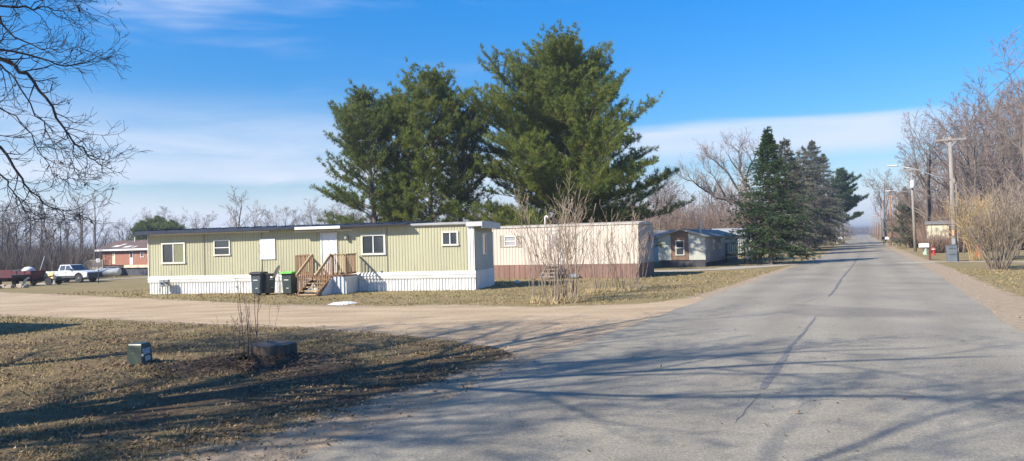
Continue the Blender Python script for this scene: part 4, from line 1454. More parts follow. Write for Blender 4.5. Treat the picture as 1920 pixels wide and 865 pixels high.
# dark red box trailer with its load, and the black trailer behind it
def build_red_trailer():
    p = G(50, 536)
    t = thing('utility_trailer', 'dark red high-sided utility trailer heaped with a load, beside the white pickup', 'trailer', p, R(-12))
    t.scale = (.74, .74, .76)
    M_r = mat('oxblood_paint', (.13, .018, .028), (.075, .012, .02), scale=1.5, rough=.5)
    obj('tub', MB().box(-1.9, 1.3, -.85, -.80, .55, 1.35).box(-1.9, 1.3, .80, .85, .55, 1.35).box(1.25, 1.3, -.80, .80, .55, 1.35).box(-1.9, -1.85, -.80, .80, .55, 1.35).box(-1.85, 1.25, -.80, .80, .55, .62), M_r, t)
    for x in (-1.2, -.3, .6):
        obj('rib', MB().box(x, x + .08, -.89, -.851, .5, 1.36), M_r, t)
    obj('chassis', MB().box(-1.9, 2.2, -.1, .1, .42, .54).box(-1.9, 1.3, -.7, -.6, .42, .54).box(-1.9, 1.3, .6, .7, .42, .54), M_dark, t)
    for s in (-1, 1):
        w = obj('wheel', MB().tube([(-.2, s * .9, .32), (-.2, s * 1.08, .32)], .32, 16), M_tyre, t)
        obj('rim', MB().tube([(-.2, s * 1.08, .32), (-.2, s * 1.10, .32)], .16, 12), M_rim, w)
    tag(obj('tarp_load', MB().lathe([(.75, 0), (.8, .3), (.55, .55), (.1, .62)], 11), mat('black_load', (.04, .035, .04), (.09, .07, .07), scale=5), loc=p + Vector((-.7, .2, .5))), 'dark heaped load under a sheet in the red trailer', 'tarp load')
    tag(obj('tank_lid', MB().lathe([(.42, 0), (.4, .16), (.25, .3), (.05, .35)], 14), M_white, loc=p + Vector((.15, .0, .95)), smooth=True), 'white domed lid showing above the side of the dark red trailer', 'lid')
    tag(obj('pole_in_trailer', MB().tube([(0, 0, 0), (.45, .1, 1.5)], .03, 6), M_conduit, loc=p + Vector((.7, .1, .5))), 'thin pale pole leaning out of the dark red trailer', 'pole')
    p2 = G(8, 538)
    t = thing('flatbed_trailer', 'low black flatbed trailer cut by the left edge of the photo', 'trailer', p2, R(-8))
    obj('bed', MB().box(-3, 1.4, -.9, .9, .62, .78), M_dark, t)
    obj('side_rail', MB().box(-3, 1.4, -.93, -.9, .62, 1.15), mat('maroon_paint', (.10, .02, .03), rough=.5), t)
    for x in (-.6, .2):
        obj('wheel', MB().tube([(x, -.95, .34), (x, -.75, .34)], .34, 14), M_tyre, t)
    # boards, white post table, whitish scrap
    p3 = G(80, 535)
    for k, (dz, rz) in enumerate(((.62, .10), (.36, .02))):
        o = obj('board', MB().box(-.95, .95, -.14, .14, 0, .05), mat('fresh_lumber', (.66, .46, .22), (.56, .38, .18), scale=3), loc=p3 + Vector((0, 0, dz)))
        o.rotation_euler = (R(60), R(-9 - 3 * k), R(-12))
        tag(o, ['upper yellow board leaning between the red trailer and the pickup', 'lower yellow board leaning between the red trailer and the pickup'][k], 'board', 'yellow boards')
    p3b = G(80, 536)
    t = thing('dark_implement', 'low black implement on small wheels under the yellow boards', 'implement', p3b + Vector((-.6, 1.2, 0)), R(-10))
    obj('frame', MB().box(-1.4, 1.2, -.4, .4, .3, .42).box(-1.4, -1.3, -.4, .4, .42, .8), M_dark, t)
    obj('wheel', MB().tube([(.7, -.5, .26), (.7, -.4, .26)], .26, 14), M_tyre, t)
    obj('wheel', MB().tube([(.7, .4, .26), (.7, .5, .26)], .26, 14), M_tyre, t)
    t = thing('small_stand', 'small white table-topped stand in front of the pickup', 'stand', G(102, 533))
    obj('post', MB().tube([(0, 0, 0), (0, 0, .66)], .05, 8), M_white, t)
    obj('top', MB().box(-.45, .2, -.2, .2, .66, .70), M_white, t)
    tag(obj('curved_pipe', MB().tube([(0, 0, 0), (.05, 0, .3), (.25, 0, .52), (.4, 0, .56)], [.09, .08, .07, .05], 8), M_white, loc=G(44, 537)), 'short bent white pipe standing before the dark red trailer', 'pipe')
    mb = MB(); rng = random.Random(2)
    for k in range(14):
        x, y, s = rng.uniform(-1, 1), rng.uniform(-.3, .3), rng.uniform(.1, .22)
        mb.box(x - s, x + s, y - s, y + s, 0, s * 1.3)
    tag(obj('rubble_pile', mb, mat('pale_rubble', (.5, .42, .32), (.32, .26, .2), scale=6), loc=G(12, 541), bevel=.03), 'pile of pale rubble at the left edge of the photo', 'rubble')
    tag(obj('marker_post', MB().tube([(0, 0, 0), (0, 0, .95)], .03, 6), M_dark, loc=G(185, 532)), 'thin dark marker stake right of the pickup', 'stake')
    t = thing('sign', 'small white square sign by the deck of the red house', 'sign', at(183, 92))
    obj('post', MB().box(-.04, .04, 0, .06, 0, 2.2), M_dg, t)
    obj('plate', MB().box(-.25, .25, -.03, -.001, 1.8, 2.3), M_white, t)
build_red_trailer()

# ---------------------------------------------------------------- green telecom pedestal, stump
def build_pedestal():
    a, b = G(267, 688), G(238, 684)
    t = thing('telecom_pedestal', 'dark green plastic cable pedestal with white stickers on the leaf-strewn lawn', 'cable pedestal', G(262, 683), R(-10))
    M_p = mat('pedestal_green', (.032, .050, .038), (.048, .068, .05), scale=3, rough=.42, c3=(.09, .105, .085), s3=9, f3=.6)
    h = .40
    vs = []
    for (w, d, z) in ((.175, .16, -.03), (.168, .155, .02), (.152, .14, h * .85), (.145, .133, h * .95), (.125, .115, h)):
        vs += [(-w, -d, z), (w, -d, z), (w, d, z), (-w, d, z)]
    fs = [(3, 2, 1, 0), (16, 17, 18, 19)]
    for k in range(4):
        for i in range(4):
            j = (i + 1) % 4
            fs.append((4 * k + i, 4 * k + j, 4 * k + 4 + j, 4 * k + 4 + i))
    obj('housing', MB().add(vs, fs), M_p, t, bevel=.012)
    cap = MB()
    cap.box(-.158, .158, -.146, .146, h * .80, h * .84)
    obj('lid_lip', cap, M_p, t, bevel=.004)
    # labels on the right-hand face (local -y side turned to the right)
    lb = MB().add([(-.15, -.150, .225), (.11, -.150, .225), (.11, -.1445, .33), (-.15, -.1445, .33)], [(0, 1, 2, 3)])
    fx = lambda y, z: .176 - .024 * (z / .34)
    l1 = obj('label', MB().add([(fx(0, .19) + .002, -.13, .19), (fx(0, .19) + .002, .09, .20), (fx(0, .31) + .002, .09, .31), (fx(0, .31) + .002, -.13, .31)], [(0, 1, 2, 3)]),
             mat('faded_label', (.42, .47, .52), (.22, .26, .36), scale=14, rough=.5, lo=.45, hi=.55), t)
    l2 = obj('label', MB().add([(fx(0, .07) + .002, -.07, .07), (fx(0, .07) + .002, .07, .08), (fx(0, .16) + .002, .07, .16), (fx(0, .16) + .002, -.07, .16)], [(0, 1, 2, 3)]),
             mat('white_label', (.58, .62, .63), (.50, .54, .56), scale=20, rough=.5), t)
    ln = MB()
    for k in range(4):
        z = .085 + k * .018
        ln.add([(fx(0, z) + .004, -.055, z), (fx(0, z) + .004, .055 - .02 * (k % 2), z), (fx(0, z) + .004, .055 - .02 * (k % 2), z + .006), (fx(0, z) + .004, -.055, z + .006)], [(0, 1, 2, 3)])
    obj('print', ln, mat('grey_print', (.16, .18, .22), rough=.6), l2)
    obj('hasp', MB().box(.155, .19, -.15, -.135, .17, .21), M_conduit, t)
    # low heap of soil round its foot
    mb = MB(); rng = random.Random(11)
    for k in range(60):
        a_ = rng.uniform(0, 6.28); r_ = rng.uniform(.16, .5); s = rng.uniform(.015, .05)
        mb.lathe([(s, 0), (s * 1.1, s * .4), (s * .5, s)], 5, (r_ * math.cos(a_), r_ * math.sin(a_) * .8, -.005))
    c = G(262, 683)
    tag(obj('soil_clods', mb, mat('dark_soil', (.10, .065, .04), (.18, .12, .075), scale=8, rough=.95), loc=c), 'dark clods of soil round the foot of the green pedestal', 'soil', kind='stuff')
build_pedestal()


def build_stump():
    c = G(512, 680)
    t = thing('tree_stump', 'wide dark sawn tree stump on the lawn beside bare saplings', 'tree stump', c)
    rng = random.Random(3)
    n = 40
    rows = [(1.28, -.03), (1.15, .03), (1.04, .10), (1.0, .20), (1.0, .33), (.97, .345)]
    lob = [1 + .05 * math.sin(3 * a + 1) + .035 * math.sin(7 * a) + rng.uniform(-.02, .02) for a in [2 * math.pi * k / n for k in range(n)]]
    mb = MB()
    for s, z in rows:
        for k in range(n):
            a = 2 * math.pi * k / n
            r = .40 * lob[k] * s * (1 + rng.uniform(-.02, .02)) * (1 + (.10 * math.sin(5 * a) if z < .1 else 0))
            mb.v.append((r * math.cos(a), r * math.sin(a) * .92, z))
    for i in range(len(rows) - 1):
        for k in range(n):
            j = (k + 1) % n
            mb.f.append((i * n + k, i * n + j, (i + 1) * n + j, (i + 1) * n + k))
    obj('bark', mb, mat('stump_bark', (.075, .052, .038), (.15, .105, .075), scale=5, rough=.95, bump=1.0, bscale=16, stretch=(2, 2, .4)), t, smooth=True)
    m = bpy.data.materials.new('sawn_wood'); m.use_nodes = True
    nd, lk = m.node_tree.nodes, m.node_tree.links
    b = nd['Principled BSDF']; b.inputs['Roughness'].default_value = .85
    tc = nd.new('ShaderNodeTexCoord'); w = nd.new('ShaderNodeTexWave')
    w.wave_type = 'RINGS'; w.rings_direction = 'Z'; w.inputs['Scale'].default_value = 14; w.inputs['Distortion'].default_value = 2.5
    lk.new(tc.outputs['Object'], w.inputs[0])
    r = nd.new('ShaderNodeValToRGB'); r.color_ramp.elements[0].color = (.10, .08, .065, 1); r.color_ramp.elements[1].color = (.20, .165, .135, 1)
    lk.new(w.outputs[0], r.inputs[0]); lk.new(r.outputs[0], b.inputs['Base Color'])
    top = MB()
    for k in range(n):
        a = 2 * math.pi * k / n
        rr_ = .40 * .965 * lob[k]
        top.v.append((rr_ * math.cos(a), rr_ * math.sin(a) * .92, .343 + .01 * math.sin(a)))
    top.v.append((0, 0, .338))
    for k in range(n):
        top.f.append((k, (k + 1) % n, n))
    obj('cut_face', top, m, t)
    # a heap of dark leaf mould piled against it
    mb = MB()
    for k in range(1700):
        a_ = rng.gauss(0, 1); b_ = rng.gauss(0, 1)
        x, y = a_ * 1.0 - .35, b_ * .5 - .4
        if x * x + y * y < .16: continue
        hgt = .19 * math.exp(-((x + .2) ** 2 * .7 + (y + .2) ** 2 * 3))
        s = rng.uniform(.02, .05); q = rng.uniform(0, 6.28); tl = rng.uniform(-.03, .03)
        z = hgt + rng.uniform(.0, .03)
        mb.add([(x - s * math.cos(q), y - s * math.sin(q), z), (x + s * .5 * math.sin(q), y - s * .5 * math.cos(q), z + tl * .5 + .01), (x + s * math.cos(q), y + s * math.sin(q), z + .012 + abs(tl)), (x - s * .5 * math.sin(q), y + s * .5 * math.cos(q), z + .01)], [(0, 1, 2, 3)])
    # the heap body
    nn = 24
    base = len(mb.v)
    for j in range(6):
        for k in range(nn):
            a_ = 2 * math.pi * k / nn; rr_ = (1 - j / 6) 
            x, y = 1.9 * rr_ * math.cos(a_) - .25, .95 * rr_ * math.sin(a_) - .3
            z = .18 * math.exp(-((x + .2) ** 2 * .7 + (y + .2) ** 2 * 3)) - .02
            mb.v.append((x, y, z))
    for j in range(5):
        for k in range(nn):
            q = (k + 1) % nn
            mb.f.append((base + j * nn + k, base + j * nn + q, base + (j + 1) * nn + q, base + (j + 1) * nn + k))
    tag(obj('leaf_mould', mb, mat('leaf_mould', (.05, .033, .02), (.115, .075, .046), scale=12, rough=.95), loc=c), 'dark heap of leaf mould against the stump', 'leaf mould', kind='stuff')
build_stump()

# ================================================================== STREET FURNITURE ON THE RIGHT
M_pole = mat('grey_pole_wood', (.28, .25, .22), (.20, .18, .16), scale=6, rough=.9, stretch=(3, 3, .15), c3=(.33, .30, .26), s3=4, f3=.55)
M_poleo = mat('orange_pole_wood', (.42, .21, .09), (.33, .16, .07), scale=6, rough=.85, stretch=(3, 3, .2))
M_pot = mat('light_steel', (.55, .56, .57), (.45, .46, .48), scale=3, rough=.45)
M_gal = M_conduit


def pole(px, Y, z1, label, r=.14, m=None, arm=None, lean=0.0, lamp=None, transformer=False, off=None, grp='utility poles along the right side of the road'):
    p = at(px, Y)
    t = thing('utility_pole', label, 'utility pole', p, math.atan2(U.y, U.x) - math.pi / 2, grp)
    m = m or M_pole
    obj('shaft', MB().tube([(0, 0, -.1), (lean * .5, 0, z1 * .5), (lean, 0, z1)], [r, r * .85, r * .66], 10), m, t, smooth=True)
    if arm:
        w, z = arm
        ob = obj('crossarm', MB().box(lean - w / 2, lean + w / 2, -.18, -.08, z - .06, z + .06), m, t)
        if w > 1.5:
            obj('brace', MB().beam((lean - w * .22, -.12, z - .03), (lean, -.1, z - .5), .03, .05).beam((lean + w * .22, -.12, z - .03), (lean, -.1, z - .5), .03, .05), M_gal, t)
            for x in (-w / 2 + .08, -w / 5, w / 2 - .08):
                obj('insulator', MB().lathe([(.03, 0), (.05, .04), (.03, .08), (.045, .11), (.02, .16)], 8, (lean + x, -.13, z + .06)), M_grey, t)
    if lamp:
        z, reach, rise = lamp
        pts = [(lean, 0, z), (lean - reach * .35, 0, z + rise * .62), (lean - reach * .7, 0, z + rise * .95), (lean - reach, 0, z + rise)]
        obj('lamp_arm', MB().tube(pts, .035, 8), M_gal, t, smooth=True)
        obj('lamp_head', MB().prism([(lean - reach - .55, z + rise - .03), (lean - reach - .3, z + rise - .09), (lean - reach, z + rise - .05), (lean - reach + .05, z + rise + .05), (lean - reach - .35, z + rise + .06)], -.1, .1), M_pot, t, bevel=.02)
    if transformer:
        obj('transformer', MB().lathe([(.2, transformer), (.23, transformer + .05), (.23, transformer + .75), (.15, transformer + .85)], 14, (lean + .05, -.28, 0)), M_pot, t, smooth=True)
    return t


pa = pole(1789.5, 50.5, 8.5, 'nearest tall grey utility pole with wide double crossarm, behind the grey cabinet', r=.17, arm=(1.9, 8.3), lean=-.06)
# the spliced upper half and a conduit, on the nearest pole
obj('splice', MB().box(-.10, .14, -.12, .12, 5.35, 5.65).box(.16, .22, -.03, .03, 0, 5.4), M_pole, pa)
obj('lamp_arm', MB().tube([(-.05, -.1, 5.55), (-1.0, -.1, 5.85), (-2.2, -.1, 6.45), (-3.3, -.1, 6.72)], .03, 8), M_gal, pa, smooth=True)
obj('lamp_head', MB().box(-3.95, -3.3, -.2, -.02, 6.70, 6.80), M_pot, pa, bevel=.03)
obj('notice', MB().box(-.16, -.02, -.2, -.17, 1.75, 2.15), mat('orange_notice', (.62, .32, .18), rough=.6), pa)
obj('meter_box', MB().box(-.2, .02, -.32, -.17, 1.15, 1.55), M_grey, pa)
pole(1715.5, 77, 8.7, 'second utility pole along the road with curved lamp arm and pale transformer', r=.16, arm=(1.7, 8.5), lamp=(6.1, 2.0, .35), transformer=6.6, lean=-.12)
pole(1687, 108, 7.9, 'thin grey utility pole right of the orange one', r=.13, arm=(2.4, 7.4), lean=-.2)
pole(1671, 128, 8.6, 'orange-brown utility pole, the newest looking one', r=.2, m=M_poleo, arm=(1.6, 8.1))
pole(1661.5, 158, 8.4, 'pale grey leaning utility pole left of the orange one', r=.2, lean=-.5)
pole(1653.5, 188, 8.8, 'fifth pole along the road, with a lamp arm reaching over it', r=.19, lean=-.3, lamp=(5.6, 3, .3), arm=None)
for i, (px, Y) in enumerate(((1646.5, 236), (1642.5, 285), (1639, 340), (1636, 410), (1633, 500), (1630.5, 600))):
    pole(px, Y, 8.6, 'far utility pole of the cluster where the road vanishes', r=.2, m=M_poleo if i < 2 else M_pole, arm=(2.2, 8.2), grp='far utility poles at the end of the road')

# wires between the crossarms of the nearer poles
def wires():
    pl = [(1789.5, 50.5, 8.45), (1715.5, 77, 8.65), (1687, 108, 7.5), (1671, 128, 8.2), (1646.5, 236, 8.3)]
    p0 = rd(-8, 6.2)
    pts = [Vector((p0.x, p0.y, 8.6))] + [at(a, b) + Vector((0, 0, c)) for a, b, c in pl]
    k = 0
    for i in range(len(pts) - 1):
        for s in (-.8, .75):
            a, b = pts[i] + NR * s, pts[i + 1] + NR * s
            sag = (b - a).length * .012
            mb = MB().tube([a.lerp(b, f) - Vector((0, 0, sag * 4 * f * (1 - f))) for f in np.linspace(0, 1, 11)], .007, 4)
            tag(obj('overhead_wire', mb, M_dark), 'thin wire strung between the utility poles', 'wire', 'overhead wires')
wires()

# grey cabinet before the nearest pole
p = G(1785, 491)
t = thing('utility_cabinet', 'dark grey metal utility cabinet standing before the nearest utility pole', 'cabinet', p, R(-14))
t.scale = (.86, .86, .98)
M_cab = mat('cabinet_grey', (.12, .14, .16), (.15, .17, .19), scale=3, rough=.5)
obj('case', MB().box(-.33, .33, -.25, .3, 0, 1.1), M_cab, t, bevel=.015)
cv = MB()
cv.box(-.30, .30, -.262, -.252, .42, 1.04).box(-.30, .30, -.262, -.252, .06, .36)
obj('door', cv, M_cab, t)
for z in (.5, .9):
    obj('vent', MB().box(-.27, .26, -.27, -.263, z, z + .04), M_dark, t)
obj('top_lid', MB().box(-.35, .35, -.28, .33, 1.1, 1.14), M_cab, t)

# mailbox, newspaper tube
p = G(1744, 487.5)
t = thing('mailbox', 'white mailbox on a reddish-brown post with pale green paper tube', 'mailbox', p, R(-6))
M_rb = mat('red_brown_post', (.17, .055, .045), (.10, .04, .035), scale=4)
obj('post', MB().box(-.06, .06, -.06, .06, -.05, 1.25), M_rb, t)
mbx = []
for k in range(9):
    a = math.pi * k / 8
    mbx.append((.12 * math.cos(a), 1.12 + .1 * math.sin(a)))
mbx += [(-.12, .92), (.12, .92)]
obj('box', MB().prism(mbx, -.72, -.08, axis='x'), M_white, t)
obj('bracket', MB().box(-.6, -.06, -.03, .03, .87, .915), M_rb, t)
obj('paper_tube', MB().box(-.36, -.24, -.1, .3, .35, .84), mat('pale_green_plastic', (.42, .55, .42), rough=.5), t, bevel=.02)


def hydrant(p, label, s=1.0, rot=0.0):
    t = thing('fire_hydrant', label, 'fire hydrant', p, rot)
    M = mat('hydrant_red', (.50, .035, .04), (.40, .03, .035), scale=6, rough=.45)
    obj('barrel', MB().lathe([(.17 * s, 0), (.17 * s, .05 * s), (.12 * s, .06 * s), (.115 * s, .55 * s), (.16 * s, .56 * s), (.16 * s, .60 * s), (.13 * s, .62 * s), (.12 * s, .74 * s), (.06 * s, .84 * s), (.03 * s, .85 * s), (.03 * s, .9 * s)], 16), M, t, smooth=False)
    for a, r_, w in ((-90, .085, .2), (0, .06, .19), (180, .06, .19)):
        d = Vector((math.cos(R(a)), math.sin(R(a)), 0))
        obj('outlet_cap', MB().tube([d * .09 * s + Vector((0, 0, .45 * s)), d * w * s + Vector((0, 0, .45 * s))], r_ * s, 12), M, t)
    return t
hydrant(G(1834, 482), 'red fire hydrant on the grass left of the big bare shrub', s=1.05)
h2 = hydrant(G(1751, 479), 'red fire hydrant with dark leaning bar just behind the mailbox post', s=.8)
obj('reflector_bar', MB().beam((.05, 0, .3), (.42, 0, .8), .05, .05), M_dark, h2)
obj('collar', MB().lathe([(.17, .5), (.17, .56)], 12), M_white, h2)

# a row of small far mailboxes by the orange pole, and posts along the left verge
for i, (px, Y, m_, lb) in enumerate(((1657, 120, M_dark, 'far dark mailbox left of the white one by the poles'), (1662.5, 118, M_white, 'far white mailbox among dark ones by the poles'), (1673, 112, M_dark, 'far dark mailbox right beside the orange pole'), (1680, 108, M_dark, 'far dark mailbox, the one nearest the wood edge'))):
    p = at(px, Y)
    t = thing('mailbox', lb, 'mailbox', p, R(-20), 'far roadside mailboxes')
    obj('post', MB().box(-.06, .06, -.06, .06, 0, .95), M_pole, t)
    obj('box', MB().prism([(-.25, .95), (.25, .95), (.25, 1.25), (.12, 1.38), (-.12, 1.38), (-.25, 1.25)], -.35, .35), m_, t)
for px, py, h_, w_, lb in ((1483, 483, 1.5, .22, 'weathered grey post stump right of the big fir'), (1464, 482, 1.1, .2, 'short pale post just right of the fir trunk'), (1537, 463, 1.3, .22, 'white post on the verge beneath the second spruce'), (1546, 455, 1.2, .3, 'dark mailbox-like post far along the left verge'), (1557, 458, 1.1, .22, 'short white post on the verge beyond the spruces'), (1568, 456, 1.9, .4, 'pale boxy post far along the left verge'), (1494, 472, 1.2, .25, 'grey post between the fir and the pale spruce trunk')):
    p = G(px, py + 1.5)
    t = tag(obj('post', MB().box(-w_ / 2, w_ / 2, -w_ / 2, w_ / 2, -.05, h_).box(-w_ / 2 - .02, w_ / 2 + .02, -w_ / 2 - .02, w_ / 2 + .02, h_ + .001, h_ + .06), M_pole if 'grey' in lb or 'dark' in lb else mat('pale_post', (.55, .52, .46), (.45, .42, .37), scale=4), loc=p, bevel=.01), lb, 'post', 'posts along the left verge')
    t.name = 'verge_post'

# propane tank and dishes beside the fir
p = G(1409, 493)
t = thing('propane_tank', 'round white end of a propane tank by the deck, left of the fir', 'propane tank', p, R(70))
obj('tank', MB().tube([(-1.0, 0, .5), (-.97, 0, .5), (-.85, 0, .5), (.85, 0, .5), (.97, 0, .5), (1.0, 0, .5)], [.08, .27, .38, .38, .27, .08], 18), MATS['tank_white'], t, smooth=True)
for x in (-.5, .5):
    obj('foot', MB().box(x - .06, x + .06, -.2, .2, 0, .16), M_concrete, t)
for i, (px, Y, z, lb) in enumerate(((1425, 56, 1.45, 'white dish on a leaning mount nearest the fir trunk'), (1416, 56.5, 1.3, 'smaller white dish left of the other by the fir'))):
    p = at(px, Y)
    t = thing('satellite_dish', lb, 'satellite dish', p, 0, 'dishes beside the fir')
    obj('mast', MB().tube([(0, 0, 0), (0, 0, z - .15)], .04, 8).tube([(-.3, .1, 0), (0, 0, z * .6)], .03, 6), M_gal, t)
    dd = MB().lathe([(0, 0), (.2, .02), (.34, .07), (.36, .08), (.2, .04), (0, .02)], 16)
    mm_ = Matrix.Rotation(R(-20 + 10 * i), 4, 'Y') @ Matrix.Rotation(R(75), 4, 'X')
    dd.v = [tuple((mm_ @ Vector(v)) + Vector((0, -.06, z))) for v in dd.v]
    obj('reflector', dd, M_white, t, smooth=True)
t = thing('lattice_frame', 'grey bundled frame standing under the dishes by the fir', 'frame', at(1418, 56))
obj('slats', MB().box(-.3, -.22, -.1, -.02, 0, 1.1).box(-.1, -.02, -.1, -.02, 0, 1.05).box(.1, .18, -.1, -.02, 0, 1.0).box(.3, .38, -.1, -.02, 0, .8).box(-.3, .38, -.02, .02, .9, 1.0).box(-.3, .38, -.02, .02, .3, .4), M_pole, t)

# ================================================================== TREES
def rand_perp(d, rng):
    r = Vector((rng.gauss(0, 1), rng.gauss(0, 1), rng.gauss(0, 1)))
    r = r - d * r.dot(d)
    return r.normalized() if r.length > 1e-5 else d.orthogonal().normalized()


def branch_set(seed, H_, r0, kids=(9, 7, 6, 5), lrat=(.55, .5, .5, .5), ang=(45, 42, 40, 40), first=(.25, .2, .15, .1), wob=(.05, .12, .18, .2),
               up=(.03, .06, .03, 0.0), lean=(0, 0, 1), seg=(8, 5, 4, 3), rmin=.006, base=None, rr=(.5, .5, .5, .5), tipcut=.25):
    rng = random.Random(seed)
    out = []
    def br(p, d, L, r, l):
        n = seg[min(l, len(seg) - 1)]
        pts, rad = [p.copy()], [r]
        for i in range(n):
            w = wob[min(l, len(wob) - 1)]
            d = (d + Vector((rng.gauss(0, w), rng.gauss(0, w), rng.gauss(0, w))) + Vector((0, 0, up[min(l, len(up) - 1)]))).normalized()
            p = p + d * (L / n)
            pts.append(p.copy()); rad.append(max(rmin, r * (1 - (i + 1) / n * (1 - tipcut))))
        out.append((pts, rad, l))
        if l < len(kids):
            k = kids[l]
            k = max(2, int(k * rng.uniform(.75, 1.25)))
            for j in range(k):
                f = first[l] + (1 - first[l]) * (j + rng.random()) / k
                x = f * n; i = min(n - 1, int(x)); q = pts[i].lerp(pts[i + 1], x - i)
                rq = rad[i] * (1 - x + i) + rad[i + 1] * (x - i)
                dd = (pts[i + 1] - pts[i]).normalized()
                a = R(ang[l] * rng.uniform(.65, 1.3))
                nd = (dd * math.cos(a) + rand_perp(dd, rng) * math.sin(a)).normalized()
                if l > 0 and nd.z < -.3 and rng.random() < .6: nd.z = abs(nd.z) * .5; nd.normalize()
                br(q, nd, L * lrat[l] * (1.2 - .65 * f) * rng.uniform(.7, 1.2), max(rmin, min(rq * .8, rq * rr[l] + .0)), l + 1)
    br(base or Vector((0, 0, -.15)), Vector(lean).normalized(), H_, r0, 0)
    return out


def tubes_mb(sets, sides=(9, 6, 4, 3, 3), levels=None):
    mb = MB()
    for pts, rad, l in sets:
        if levels is None or l in levels:
            mb.tube(pts, rad, sides[min(l, len(sides) - 1)], cap=False)
    return mb


M_bark = mat('grey_bark', (.17, .14, .12), (.10, .083, .07), scale=3, rough=.95, bump=.6, bscale=14, stretch=(2, 2, .5))
M_twig = mat('grey_brown_twigs', (.22, .175, .15), (.155, .12, .10), scale=1, rough=.9)
M_twig2 = mat('reddish_twigs', (.23, .165, .145), (.165, .12, .105), scale=1, rough=.9)
M_twig3 = mat('pale_tan_twigs', (.30, .235, .185), (.23, .18, .14), scale=1, rough=.9)
M_birch = mat('pale_bark', (.45, .42, .38), (.28, .25, .23), scale=4, rough=.85)


def bare_tree(name, label, loc, sets, bark=None, twig=None, group=None, rot=0.0, tl=(0, 1), cat='tree', sc=1.0):
    t = thing(name, label, cat, loc, rot, group)
    t.scale = (sc, sc, sc)
    obj('trunk', tubes_mb(sets, levels=tl), bark or M_bark, t, smooth=True)
    mx_ = max(s[2] for s in sets)
    obj('crown', tubes_mb(sets, levels=tuple(i for i in range(mx_ + 1) if i not in tl)), twig or M_twig, t)
    return t


